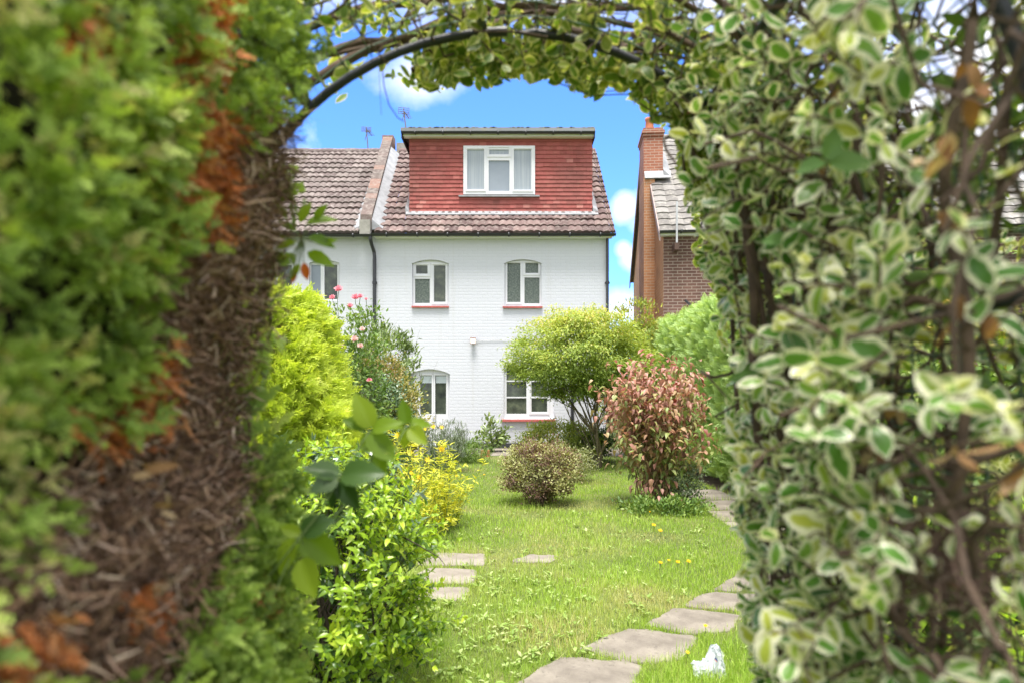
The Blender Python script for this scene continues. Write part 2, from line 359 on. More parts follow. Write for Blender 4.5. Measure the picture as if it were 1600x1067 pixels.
# ------------------------------------------------------------------ walls, frames, tiles
def std(x, y0): return lambda x, z, d: np.array((x, y0+d, z))
def quad(mb, P, uv): mb.add(P, [(0, 1, 2, 3)], buv=np.array([(u, v, 0) for u, v in uv]))
def wall(mb, x0, x1, z0, z1, P, openings=(), depth=.1):
    """A wall face with rectangular or segment-arched openings and their reveals; P(x, z, d) gives the point d behind the face."""
    def top(o, x):
        a, b, c, d, r = o; return d+r*(1-((x-(a+b)/2)/((b-a)/2))**2)
    br = {x0, x1}
    for o in openings: br |= set(np.linspace(o[0], o[1], 13 if o[4] else 2).tolist())
    br = sorted(br)
    for u, v in zip(br[:-1], br[1:]):
        if v-u < 1e-6: continue
        cl = cr = z0
        for o in sorted([o for o in openings if o[0] <= u+1e-6 and v <= o[1]+1e-6], key=lambda o: o[2]):
            if o[2]-cl > 1e-5: quad(mb, [P(u, cl, 0), P(v, cr, 0), P(v, o[2], 0), P(u, o[2], 0)], [(u, cl), (v, cr), (v, o[2]), (u, o[2])])
            cl, cr = top(o, u), top(o, v)
        quad(mb, [P(u, cl, 0), P(v, cr, 0), P(v, z1, 0), P(u, z1, 0)], [(u, cl), (v, cr), (v, z1), (u, z1)])
    for o in openings:
        a, b, c, d, r = o
        for x in (a, b): quad(mb, [P(x, c, 0), P(x, d, 0), P(x, d, depth), P(x, c, depth)], [(x, c), (x, d), (x+depth, d), (x+depth, c)])
        quad(mb, [P(a, c, 0), P(b, c, 0), P(b, c, depth), P(a, c, depth)], [(a, c), (b, c), (b, c-depth), (a, c-depth)])
        xs = np.linspace(a, b, 13 if r else 2)
        for u, v in zip(xs[:-1], xs[1:]):
            quad(mb, [P(u, top(o, u), 0), P(v, top(o, v), 0), P(v, top(o, v), depth), P(u, top(o, u), depth)], [(u, d), (v, d), (v, d+depth), (u, d+depth)])
def xz(px, py, D=16.5): return ((px-800)/F*D, EYE+(HOR-py)/F*D)
def window(name, house, rect, glass, y, mats, sash=(), D=16.5, proud=False, frame_mat=None, label=None):
    """rect and glass rectangles are given where they stand in the photograph, at the depth of the facade."""
    x0, z1 = xz(rect[0], rect[1], D); x1, z0 = xz(rect[2], rect[3], D)
    ops = []
    for g in glass:
        a, d = xz(g[0], g[1], D); b, c = xz(g[2], g[3], D); ops.append((a, b, c, d, 0))
    mb = MB()
    wall(mb, x0, x1, z0, z1, lambda x, z, d: np.array((x, y+d, z)), ops, .035)
    if proud:  # sides of a frame that stands proud of its wall
        for (a, b) in (((x0, z0), (x0, z1)), ((x0, z1), (x1, z1)), ((x1, z1), (x1, z0)), ((x1, z0), (x0, z0))):
            quad(mb, [(a[0], y, a[1]), (b[0], y, b[1]), (b[0], y+.09, b[1]), (a[0], y+.09, a[1])], [(0, 0)]*4)
    for g in sash:   # casement rims, a shade proud of the frame
        a, d = xz(g[0], g[1], D); b, c = xz(g[2], g[3], D); t = .034; dd = .018
        for bx in (((a, c, b, c+t)), ((a, d-t, b, d)), ((a, c+t, a+t, d-t)), ((b-t, c+t, b, d-t))):
            mb.box((bx[0], y-dd, bx[1]), (bx[2], y-.001, bx[3]), buv=np.zeros((8, 3)))
    w = mb.build(name, frame_mat or M['upvc'], house)
    if label: w['label'] = label
    for g, mt in zip(ops, mats):
        p = MB(); a, b, c, d, _ = g; p.box((a-.01, y+.03, c-.01), (b+.01, y+.036, d+.01)); p.build('pane', M[mt], w)
    return w
def sill(w, px0, px1, py, y, mat, h=.05, D=16.5, out=.06):
    a, z = xz(px0, py, D); b, _ = xz(px1, py, D); m = MB()
    m.hexa([(a, y-out, z-h), (b, y-out, z-h), (b, y+.08, z-h), (a, y+.08, z-h), (a, y-out, z-.008), (b, y-out, z-.008), (b, y+.08, z+.006), (a, y+.08, z+.006)]); return m.build('sill', mat, w)
def tiled(mb, O, ux, us, width, length, tw, course, waves=2, amp=.030, lift=.044, skip=None):
    O, ux, us = (np.array(v, float) for v in (O, ux, us)); n = np.cross(ux, us); n /= np.linalg.norm(n); n = n if n[2] > 0 else -n
    nc = int(round(length/course)); course = length/nc; nx = int(math.ceil(width/tw)); k = 6*waves+1; u = np.linspace(0, 1, k)
    prof = amp*(np.abs(np.sin(math.pi*u*waves))**1.0)
    for r in range(nc):
        for c in range(nx):
            a, b = c*tw, min(width, (c+1)*tw); s0, s1 = r*course, (r+1)*course+.03
            if skip and skip((a+b)/2, s0): continue
            j = rng.normal(0, .0055, 3); P = np.zeros((3, k, 3)); q = rng.random()
            for i, (s, h) in enumerate(((s0+j[0], lift-.050), (s0+j[0], lift+j[1]), (s1, j[2]*.3))):
                P[i] = O+np.outer(a+(b-a)*u, ux)+us*s+np.outer(prof*(1 if i else .2)+h, n)
            mb.grid(P, rnd=q)
def gutter(name, parent, p, q, r=.055, brackets=6):
    m = MB(); p, q = np.array(p, float), np.array(q, float); a = np.linspace(math.pi, 2*math.pi, 9); d = unit(q-p); side = np.array((-d[1], d[0], 0))
    for rr in (r, r*.86): m.grid(np.stack([[c+side*math.cos(t)*rr+np.array((0, 0, math.sin(t)*rr)) for t in a] for c in (p, q)]))
    for e in (p, q): m.tube([e-d*.004, e+d*.004], r*1.04, 12)
    for k in range(brackets):
        c = p+(q-p)*(k+.5)/brackets; m.bar(c+np.array((0, 0, -r*1.15)), c+np.array((0, 0, r*.3)), .035, r*2.1)
    return m.build(name, M['blackpl'], parent, True)

# ------------------------------------------------------------------ white end-of-terrace house
FY = 16.5; ED = 16.25; EZ = 5.10; SL = .86; RY = 20.0; RZ = EZ+SL*(RY-ED)
def rz(y): return EZ+SL*(y-ED)
house = thing('white_house', 'white painted brick end-of-terrace house with red tile-hung dormer in its roof', 'house', (-.5, FY, 0))
hx0, hx1 = -3.29, 2.32
def op(px0, px1, crown, spring, base, D=16.5):
    a, zc = xz(px0, crown, D); b, zs = xz(px1, spring, D); _, zb = xz(px0, base, D); return (a, b, zb, zs, zc-zs)
O_ul = op(644, 701, 406, 412, 478); O_ur = op(788, 846, 405.5, 411.5, 478.5); O_gr = op(787, 866, 562.5, 571, 654); O_dr = op(640, 703, 576.5, 584, 697)
m = MB(); P = lambda x, z, d: np.array((x, FY+d, z))
wall(m, hx0, hx1, 0, EZ+.02, P, [O_ul, O_ur, O_gr, O_dr], .14)
side = lambda x, z, d: np.array((hx1, FY+x, z)); wall(m, 0, 7, 0, EZ+.02, side)
back = lambda x, z, d: np.array((x, FY+7, z)); wall(m, hx0, hx1, 0, EZ, back)
quad(m, [(hx1, FY, EZ+.02), (hx1, FY+7, EZ+.02), (hx1, RY, RZ-.06), (hx1, RY, RZ-.06)], [(0, EZ), (7, EZ), (3.5, RZ), (3.5, RZ)])
m.build('wall', M['white_brick'], house)
m = MB()
for a, b in ((hx0, O_dr[0]), (O_dr[1], hx1)): m.box((a, FY-.012, 0), (b, FY+.02, .13))
m.build('plinth', M['blackpaint'], house)
m = MB(); tiled(m, (hx0+.02, ED-.02, EZ+.03), (1, 0, 0), unit((0, 1, SL)), 2.44-hx0, (RY-ED)*math.hypot(1, SL), .33, .31)
rb = [(hx0, RY, RZ-.02), (2.44, RY, RZ-.02), (2.44, FY+7.2, EZ), (hx0, FY+7.2, EZ)]; m.add(rb, [(0, 1, 2, 3)], rnd=.4)
roof = m.build('roof', M['pantile'], house)
m = MB(); m.tube([(x, RY, RZ+.0+.005*math.sin(9*x)) for x in np.arange(hx0, 2.46, .11)], .12, 12, rnd=.6); m.build('ridge', M['pantile'], roof, True)
m = MB(); m.hexa([(2.40, ED, EZ-.06), (2.43, ED, EZ-.06), (2.43, RY, RZ-.08), (2.40, RY, RZ-.08), (2.40, ED, EZ+.05), (2.43, ED, EZ+.05), (2.43, RY, RZ+.02), (2.40, RY, RZ+.02)]); m.build('verge_board', M['whitewood'], roof)
m = MB(); m.box((hx0, ED+.02, EZ-.055), (2.40, FY-.004, EZ-.03)); m.box((hx0, ED+.03, EZ-.03), (2.40, ED+.05, EZ+.03)); m.build('soffit', M['whitewood'], roof)
gutter('gutter', house, (hx0-.05, ED-.04, EZ+.01), (2.46, ED-.04, EZ+.01), .058, 8)
def downpipe(x, y, z1, z0, swan=True, r=.042):
    m = MB(); pts = []
    if swan: pts = [(x-.03, ED-.03, EZ-.02), (x-.03, ED-.02, EZ-.12), (x-.02, ED+.05, EZ-.22), (x+.01, y-.05, EZ-.38), (x+.02, y-.05, EZ-.48)]
    pts = (pts or [(x, y-.05, z1)])+[(pts[-1][0] if pts else x, y-.05, z0)]
    m.tube(pts, r, 10); xx = pts[-1][0]
    for z in np.arange(z0+.4, pts[-2][2], 1.75): m.tube([(xx, y-.05, z), (xx, y-.05, z+.07)], r*1.3, 10); m.box((xx-.06, y-.03, z+.01), (xx+.06, y-.002, z+.05))
    return m.build('downpipe', M['blackpl'], house, False)
downpipe(-3.335, FY, 0, .05); downpipe(2.30, FY, EZ, .05, False, .034); downpipe(xz(894, 0)[0], FY, 2.1, .1, False)
# party wall coping between the two roofs
m = MB(); zc = .40
y0, y1 = ED+.12, RY+.12; nb = 17
for k in range(nb):
    a, b = y0+(y1-y0)*k/nb+.004, y0+(y1-y0)*(k+1)/nb-.004; xo = -.16*(np.array((a, b))-y0)/(y1-y0)
    m.hexa([(-3.64+xo[0], a, rz(a)-.02), (-3.36+xo[0], a, rz(a)-.02), (-3.36+xo[1], b, rz(b)-.02), (-3.64+xo[1], b, rz(b)-.02), (-3.64+xo[0], a, rz(a)+zc), (-3.36+xo[0], a, rz(a)+zc), (-3.36+xo[1], b, rz(b)+zc), (-3.64+xo[1], b, rz(b)+zc)], rnd=rng.random())
m.box((-3.83, RY+.13, RZ-.5), (-3.50, RY+.5, RZ+zc+.16), rnd=1.0); para = m.build('parapet', M['coping'], house)
m = MB(); m.box((-3.62, ED-.06, EZ-.02), (-3.37, ED+.118, EZ+.34)); m.build('kneeler', M['render'], para)
m = MB(); m.hexa([(-3.355, ED+.1, rz(ED+.1)+.05), (-3.08, ED+.1, rz(ED+.1)+.065), (-3.22, RY-.25, RZ-.15), (-3.50, RY-.25, RZ-.165), (-3.355, ED+.1, rz(ED+.1)+.30), (-3.10, ED+.1, rz(ED+.1)+.075), (-3.24, RY-.25, RZ-.14), (-3.50, RY-.25, RZ+.09)]); m.build('flashing', M['lead'], house)
m = MB(); m.box((-3.42, RY+.2, RZ-.6), (-3.05, RY+.7, RZ+.36)); m.build('chimney_stub', M['render'], house)
# dormer
DY = 16.98; dx0, dx1 = -2.546, 1.99; dz0, dz1 = rz(DY)-.02, 7.66
wx0, wz1 = xz(724, 228, DY); wx1, wz0 = xz(836, 304, DY)
m = MB()
m.box((dx0+.03, DY+.03, dz0-.3), (dx1-.03, RY-.3, dz1+.06), rnd=.2)
nc = 19; ch = (dz1-dz0)/nc; tw = .166
for r in range(nc):
    z = dz0+r*ch; off = (r % 2)*tw/2
    for c in range(-1, int((dx1-dx0)/tw)+2):
        a, b = dx0+c*tw+off+.0018, dx0+(c+1)*tw+off-.0018; a, b = max(a, dx0), min(b, dx1)
        if b-a < .02: continue
        if z < wz1-.02 and z+ch > wz0+.02:
            if a < wx1 and b > wx0:
                if a < wx0-.02: b = wx0
                elif b > wx1+.02: a = wx1
                else: continue
        j = np.array((0, 0, *(rng.normal(0, .0022)+rng.normal(0, .0012, 2)))); t = .020; hh = ch+.012; q = float(np.clip(rng.normal(.5, .2), 0, 1))
        if r == nc-1: q *= .5
        m.hexa([(a, DY-t+j[0]-.008, z+j[2]), (b, DY-t+j[1]-.008, z+j[3]), (b, DY+.012, z+j[3]), (a, DY+.012, z+j[2]), (a, DY-.004, z+hh), (b, DY-.004, z+hh), (b, DY+.012, z+hh), (a, DY+.012, z+hh)], rnd=q)
for xs, sg in ((dx0, -1), (dx1, 1)):      # tile-hung cheeks
    for r in range(nc):
        z = dz0+r*ch; yb = ED+(z-EZ)/SL
        for c in range(22):
            a = DY+c*tw+(r % 2)*tw/2; b = a+tw-.004
            if a > yb or a > RY-.5: break
            x0_, x1_ = sorted((xs-sg*.012, xs+sg*(.014)))
            m.box((x0_, a, z), (x1_, b, z+ch+.004), rnd=float(np.clip(rng.normal(.5, .13), 0, 1)))
dorm = m.build('dormer', M['hung_tile'], house)
dorm['label'] = 'flat-roofed dormer hung with plain red tiles'
m = MB(); m.box((-2.73, 16.74, 7.745), (2.037, 19.6, 7.832), rnd=.8)
for k in range(60): x = -2.70+4.7*rng.random(); m.box((x, 16.735, 7.825), (x+.03+.05*rng.random(), 16.80, 7.836+.012*rng.random()), rnd=rng.random())
m.build('flat_roof', M['felt'], dorm)
m = MB(); m.box((-2.68, 16.80, 7.635), (2.02, 16.83, 7.742)); m.box((-2.68, 16.832, 7.635), (2.02, DY-.02, 7.66)); m.build('fascia', M['whitewood'], dorm)
for xs in (-2.72, 2.015): m = MB(); m.box((xs, 16.76, 7.58), (xs+.025, 19.3, 7.742)); m.build('barge_board', M['blackpaint'], dorm)
gutter('gutter', dorm, (-2.71, 16.715, 7.715), (2.03, 16.715, 7.715), .05, 7)
m = MB(); zf = rz(DY-.15)+.135; m.hexa([(dx0-.08, DY-.15, zf-.02), (dx1+.14, DY-.15, zf-.02), (dx1+.14, DY-.022, dz0-.02), (dx0-.08, DY-.022, dz0-.02), (dx0-.08, DY-.15, zf), (dx1+.14, DY-.15, zf), (dx1+.14, DY-.024, zf+.10), (dx0-.08, DY-.024, zf+.10)])
for xs, w in ((dx1+.016, .13), (dx0-.10, .085)): m.hexa([(xs, DY-.05, rz(DY-.05)+.07), (xs+w, DY-.05, rz(DY-.05)+.07), (xs+w*.5, 19, rz(19)+.06), (xs, 19, rz(19)+.06), (xs, DY-.05, rz(DY-.05)+.24), (xs+w, DY-.05, rz(DY-.05)+.14), (xs+w*.5, 19, rz(19)+.115), (xs, 19, rz(19)+.16)])
m.build('flashing', M['lead'], dorm)
w = window('dormer_window', house, (724, 228, 836, 304), [(730, 234, 756.5, 296.5), (764.5, 234, 795, 241.5), (763.5, 251, 796, 299), (803, 234, 830, 297)], DY-.06,
           ['glass_net', 'glass_net', 'glass_blind', 'glass_net'], [(727.5, 231, 759, 299.5), (761.5, 229, 798, 246), (800.5, 231, 833, 300)], DY-.06, True)
sill(w, 717, 843, 306, DY, M['lead'], .045, DY, .085)
window('window', house, (641, 402, 704, 480), [(650, 415, 668, 428), (648.5, 436, 671.5, 474), (678, 415, 696, 472)], FY+.085, ['glass', 'glass_obscure', 'glass'],
       [(646, 411.5, 672, 432.5), (674, 411.5, 699.5, 475.5)], FY+.085)
w1 = bpy.data.objects['window']; sill(w1, 643.5, 701.5, 478.2, FY, M['sill'], .048)
w2 = window('window', house, (785, 402, 849, 480), [(792.5, 411.5, 813, 472.5), (821, 411.5, 841, 427), (819.5, 434, 843, 474.5)], FY+.085, ['glass_obscure', 'glass_obscure', 'glass_obscure'],
            [(790.5, 408.5, 815.5, 475.5), (817.5, 408.5, 843.5, 430.5)], FY+.085, label='window with patterned glass'); sill(w2, 785.5, 847.5, 478.7, FY, M['sill'], .05)
w3 = window('window', house, (784, 558, 869, 657), [(791.5, 571, 822.5, 594), (791.5, 596, 822.5, 619.5), (791.5, 621.5, 822.5, 646), (830.5, 571, 855, 594), (830.5, 596, 855, 619), (830.5, 621.5, 855, 643)], FY+.085,
            ['glass']*6, [(827, 567.5, 858.5, 647)], FY+.085, label='wide ground-floor window with glazing bars'); sill(w3, 783.5, 867.5, 654.5, FY, M['sill'], .055, out=.08)
d = window('door', house, (636, 572, 706, 699), [(656.5, 586.5, 674.5, 646.5), (680, 586.5, 697, 646.5)], FY+.10, ['glass', 'glass'], [(652.5, 583.5, 677, 696), (677.6, 583.5, 700, 696)], FY+.10)
m = MB()
for a, b in ((656.5, 674.5), (680, 697)):
    x0_, z1_ = xz(a, 587); x1_, z0_ = xz(b, 598); m.box((x0_, FY+.122, z0_), (x1_, FY+.128, z1_))
m.build('blind', M['blind'], d)
m = MB()
for a in (652.5, 677.6):
    for k in range(6): x = xz(a+4+k*3.1, 0)[0]; m.box((x, FY+.094, xz(0, 692)[1]), (x+.036, FY+.099, xz(0, 653)[1]))
m.build('panel', M['upvc'], d)
m = MB(); x, z = xz(678.5, 648); m.box((x, FY+.05, z-.07), (x+.025, FY+.085, z+.07)); m.tube([(x+.012, FY+.045, z), (x-.09, FY+.045, z)], .009, 6); m.build('handle', M['metal'], d)
# wall light and its cable
fx, fz = xz(740, 533); fl = thing('wall_light', 'small bronze floodlight on the white wall between the upper and lower windows', 'lamp', (fx, FY-.02, fz))
m = MB(); m.hexa([(fx-.075, FY-.13, fz-.075), (fx+.06, FY-.13, fz-.075), (fx+.05, FY-.05, fz-.06), (fx-.06, FY-.05, fz-.06), (fx-.075, FY-.13, fz+.075), (fx+.06, FY-.13, fz+.075), (fx+.05, FY-.05, fz+.07), (fx-.06, FY-.05, fz+.07)])
m.box((fx-.03, FY-.05, fz-.03), (fx+.03, FY-.001, fz+.03)); m.build('lamp_body', plain('bronze_paint', (.22, .11, .07), .4, .2, 30, bmp=0), fl)
lm, lnt, lbs = newmat('lamp_glass'); lbs.inputs['Base Color'].default_value = (.9, .85, .8, 1); lbs.inputs['Emission Color'].default_value = (1, .9, .8, 1); lbs.inputs['Emission Strength'].default_value = .55
m = MB(); m.box((fx-.06, FY-.136, fz-.058), (fx+.046, FY-.1305, fz+.05)); m.build('lamp_face', lm, fl)
m = MB(); m.tube([(fx+.05, FY-.02, fz-.01), (fx+.15, FY-.02, fz+.02), (fx+.7, FY-.02, fz+.025), (fx+1.6, FY-.02, fz+.022)], .006, 5); m.build('cable', M['metal'], fl)

# ------------------------------------------------------------------ neighbour of the terrace (beyond the party wall)
nb_ = thing('terraced_house', 'white terraced house with weathered brown tiles and no dormer, left of the black drainpipe', 'house', (-6, FY, 0))
m = MB(); ow = op(483, 530, 407, 411, 471, 16.53); P2 = lambda x, z, d: np.array((x, 16.53+d, z))
wall(m, -10, hx0-.005, 0, EZ+.02, P2, [ow, op(400, 460, 407, 411, 471), op(430, 500, 571, 577, 655)], .14); wall(m, 0, 7, 0, EZ, lambda x, z, d: np.array((-10, 16.53+x, z))); m.build('wall', M['white_brick'], nb_)
m = MB(); tiled(m, (-10.1, ED, EZ+.03), (1, 0, 0), unit((0, 1, SL)), 10.1-3.66, (RY-ED)*math.hypot(1, SL), .33, .31); m.add([(-10.1, RY, RZ-.02), (-3.66, RY, RZ-.02), (-3.66, FY+7.2, EZ), (-10.1, FY+7.2, EZ)], [(0, 1, 2, 3)], rnd=.5); nroof = m.build('roof', M['pantile_grey'], nb_)
m = MB(); m.tube([(x, RY, RZ+.005*math.sin(9*x)) for x in np.arange(-10.1, -3.78, .11)], .12, 12, rnd=.3); m.build('ridge', M['pantile_grey'], nroof, True)
m = MB(); m.hexa([(-3.82, ED+.1, rz(ED+.1)+.06), (-3.645, ED+.1, rz(ED+.1)+.06), (-3.80, RY, RZ+.03), (-3.87, RY, RZ+.03), (-3.80, ED+.1, rz(ED+.1)+.075), (-3.645, ED+.1, rz(ED+.1)+.14), (-3.80, RY, RZ+.12), (-3.86, RY, RZ+.04)]); m.build('flashing', M['lead'], nb_)
gutter('gutter', nb_, (-10.1, ED-.04, EZ-.01), (hx0-.06, ED-.04, EZ-.01), .055, 8)
window('window', nb_, (480, 403, 533, 473), [(486, 414, 501, 466), (507, 414, 527, 468)], 16.53+.085, ['glass_blind', 'glass'], [(504.5, 410, 529.5, 471)], 16.615)
window('window', nb_, (397, 403, 463, 473), [(404, 414, 428, 466), (434, 414, 456, 466)], 16.53+.085, ['glass', 'glass'], [], 16.615)
window('window', nb_, (427, 567, 503, 657), [(434, 580, 462, 650), (468, 580, 496, 650)], 16.53+.085, ['glass', 'glass'], [], 16.615)

def aerial(label, base, top, w, h, n):
    base, top = np.array(base), np.array(top); t = thing('tv_aerial', label, 'aerial', base, 'aerials on the roofs')
    m = MB(); m.tube([base, top], .017, 6); m.tube([base*.45+top*.55+np.array((-.07, 0, .0)), base*.15+top*.85], .01, 5); m.build('mast', M['aerial'], t)
    m = MB(); c = top
    for k in range(n):
        z = -h/2+h*k/(n-1); m.tube([c+np.array((-w/2, -.02, z+.012)), c+np.array((w/2, -.02, z-.012))], .008, 5)
    for x in (-w/2, 0, w/2): m.tube([c+np.array((x, -.02, -h/2)), c+np.array((x, -.02, h/2))], .012 if x == 0 else .006, 5)
    m.tube([c+np.array((0, -.02, 0)), c+np.array((.05, .55, .02))], .012, 5)
    for k in range(6): q = c+np.array((.05*k/6, .09*k+.05, .02*k/6)); m.tube([q+np.array((-.1, 0, 0)), q+np.array((.1, 0, 0))], .006, 4)
    m.build('antenna', M['aerial'], t)
aerial('thin grey television aerial on the ridge of the brown tiled roof', Wp(575.5, 239.5, 20.0), Wp(572.5, 203, 20.0), .27, .13, 5)
aerial('television aerial rising above the corner of the flat dormer roof', Wp(634.5, 204, 17.6), Wp(631, 174, 17.6), .27, .15, 4)

# ------------------------------------------------------------------ brick house on the right
A0 = np.array((3.66, 16.5, 0)); ff = np.array((.9966, -.0826, 0)); gg = np.array((.0826, .9966, 0)); kz = np.array((0, 0, 1.))
def BP(x, g, z): return A0+ff*x+gg*g+kz*z
bh = thing('brick_house', 'detached brick house with orange gable wall, brown rear wall and grey tiled roof', 'house', A0+ff*3)
be, bs_, bl = 5.32, .92, 7.6; bp = be+bs_*bl/2
m = MB(); wall(m, 0, 9, 0, be, lambda x, z, d: BP(x, d, z), [(3.2, 4.4, 3.4, 4.6, .1), (3.0, 4.6, .9, 2.1, .12)], .1); m.build('wall', M['brick_brown'], bh); m = MB(); wall(m, 0, 9, 0, be, lambda x, z, d: BP(x, bl, z)); m.build('rear_wall', M['brick_brown'], bh)
m = MB(); wall(m, 0, bl, 0, be, lambda x, z, d: BP(0, x, z)); quad(m, [BP(0, 0, be), BP(0, bl, be), BP(0, bl/2, bp), BP(0, bl/2, bp)], [(0, be), (bl, be), (bl/2, bp), (bl/2, bp)])
g_ = m.build('gable_wall', M['brick_orange'], bh)
m = MB(); us = unit(gg+kz*bs_); sl_ = (bl/2+.2)*math.hypot(1, bs_)
tiled(m, BP(-.10, -.2, be-.16), ff, us, 9.2, sl_, .30, .30, 1, .02, .026, lambda x, s: x < .36 and 2.05 < s/math.hypot(1, bs_)-.2 < 2.55)
m.add([BP(-.1, bl/2, bp), BP(9.1, bl/2, bp), BP(9.1, bl+.2, be-.16), BP(-.1, bl+.2, be-.16)], [(0, 1, 2, 3)], rnd=.5); br_ = m.build('roof', M['slate_tile'], bh)
m = MB(); m.tube([BP(x, bl/2, bp+.02) for x in np.arange(-.1, 9.2, .15)], .11, 10, rnd=.6); m.build('ridge', M['slate_tile'], br_, True)
bargep = plain('brown_barge_paint', (.30, .24, .23), .6, .1, 6)
for g0, g1 in ((-.22, bl/2), (bl+.22, bl/2)):
    m = MB(); z0_, z1_ = be-.2, bp
    m.hexa([BP(-.13, g0, z0_-.16), BP(-.10, g0, z0_-.16), BP(-.10, g1, z1_-.16), BP(-.13, g1, z1_-.16), BP(-.13, g0, z0_+.03), BP(-.10, g0, z0_+.03), BP(-.10, g1, z1_+.03), BP(-.13, g1, z1_+.03)]); m.build('barge_board', bargep, br_)

m = MB(); m.hexa([BP(-.1, -.16, be-.22), BP(9, -.16, be-.22), BP(9, -.001, be-.22), BP(-.1, -.001, be-.22), BP(-.1, -.16, be-.16), BP(9, -.16, be-.16), BP(9, -.001, be-.16), BP(-.1, -.001, be-.16)]); m.build('soffit', M['whitewood'], br_)
gutter('gutter', bh, BP(-.12, -.24, be-.13), BP(9, -.24, be-.13), .055, 9)
m = MB()
def bbox(m, x0, x1, g0, g1, z0, z1):
    for P3, u0, u1 in ((lambda x, z, d: BP(x, g0, z), x0, x1), (lambda x, z, d: BP(x, g1, z), x0, x1), (lambda x, z, d: BP(x0, x, z), g0, g1), (lambda x, z, d: BP(x1, x, z), g0, g1)): wall(m, u0, u1, z0, z1, P3)
    quad(m, [BP(x0, g0, z1), BP(x1, g0, z1), BP(x1, g1, z1), BP(x0, g1, z1)], [(x0, g0), (x1, g0), (x1, g1), (x0, g1)])
    quad(m, [BP(x0, g0, z0), BP(x1, g0, z0), BP(x1, g1, z0), BP(x0, g1, z0)], [(x0, g0), (x1, g0), (x1, g1), (x0, g1)])
bbox(m, -.29, -.003, 1.62, 2.85, 0, 7.05); m.build('chimney_breast', M['brick_orange'], bh)
m = MB(); bbox(m, -.29, .22, 1.7, 2.75, 7.052, 8.14); bbox(m, -.31, .24, 1.67, 2.78, 8.143, 8.218); bbox(m, -.335, .265, 1.64, 2.81, 8.221, 8.296); bbox(m, -.30, .23, 1.68, 2.77, 8.299, 8.37); chim = m.build('chimney', M['brick_red'], bh)
m = MB(); c = BP(-.10, 2.0, 8.36); m.lathe(c, [(.13, 0), (.12, .05), (.105, .3), (.12, .32), (.12, .38), (.09, .38), (.09, .1)], 18); m.build('chimney_pot', M['terracotta'], chim, True)
m = MB(); m.hexa([BP(-.27, 1.58, 6.98), BP(.38, 1.58, 6.98), BP(.42, 1.695, 7.1), BP(-.27, 1.695, 7.1), BP(-.27, 1.56, 7.0), BP(.42, 1.56, 7.0), BP(.42, 1.69, 7.22), BP(-.27, 1.69, 7.22)])
m.hexa([BP(.225, 1.6, 7.0), BP(.42, 1.6, 7.0), BP(.42, 2.7, 7.98), BP(.225, 2.7, 7.98), BP(.225, 1.6, 7.2), BP(.42, 1.6, 7.04), BP(.42, 2.7, 8.02), BP(.225, 2.7, 8.14)]); m.build('flashing', M['lead'], chim)
for wx in ((3.2, 4.4, 3.4, 4.7), (3.0, 4.6, .9, 2.2)):
    m = MB(); x0_, x1_, z0_, z1_ = wx
    for a, b, c, d_ in ((x0_, x1_, z0_, z0_+.07), (x0_, x1_, z1_-.07, z1_), (x0_, x0_+.07, z0_+.07, z1_-.07), (x1_-.07, x1_, z0_+.07, z1_-.07), ((x0_+x1_)/2-.035, (x0_+x1_)/2+.035, z0_+.07, z1_-.07)):
        m.hexa([BP(a, .06, c), BP(b, .06, c), BP(b, .11, c), BP(a, .11, c), BP(a, .06, d_), BP(b, .06, d_), BP(b, .11, d_), BP(a, .11, d_)])
    w = m.build('window', M['upvc'], bh); m = MB(); m.hexa([BP(x0_, .085, z0_), BP(x1_, .085, z0_), BP(x1_, .09, z0_), BP(x0_, .09, z0_), BP(x0_, .085, z1_), BP(x1_, .085, z1_), BP(x1_, .09, z1_), BP(x0_, .09, z1_)]); m.build('pane', M['glass'], w)
x_ = .27; m = MB(); m.tube([BP(x_, -.31, 5.86), BP(x_, -.31, 4.86)], .026, 8); m.build('vent_pipe', M['metal'], bh)
m = MB(); m.hexa([BP(x_-.05, -.34, 4.72), BP(x_+.05, -.34, 4.72), BP(x_+.05, -.002, 4.72), BP(x_-.05, -.002, 4.72), BP(x_-.06, -.36, 4.88), BP(x_+.06, -.36, 4.88), BP(x_+.06, -.002, 4.88), BP(x_-.06, -.002, 4.88)]); m.build('vent_box', plain('brown_plastic', (.10, .055, .045), .5, .1), bh)
m = MB(); m.tube([BP(.50, -.06, 3.56), BP(.86, -.06, 3.2), BP(.88, -.06, 1.0)], .03, 8); m.build('waste_pipe', M['blackpl'], bh)
m = MB(); m.hexa([BP(.0, -.5, 2.86), BP(2.2, -.5, 2.86), BP(2.2, -.005, 2.86), BP(.0, -.005, 2.86), BP(.0, -.5, 2.95), BP(2.2, -.5, 2.95), BP(2.2, -.005, 2.98), BP(.0, -.005, 2.98)]); m.build('door_canopy', M['whitewood'], bh)

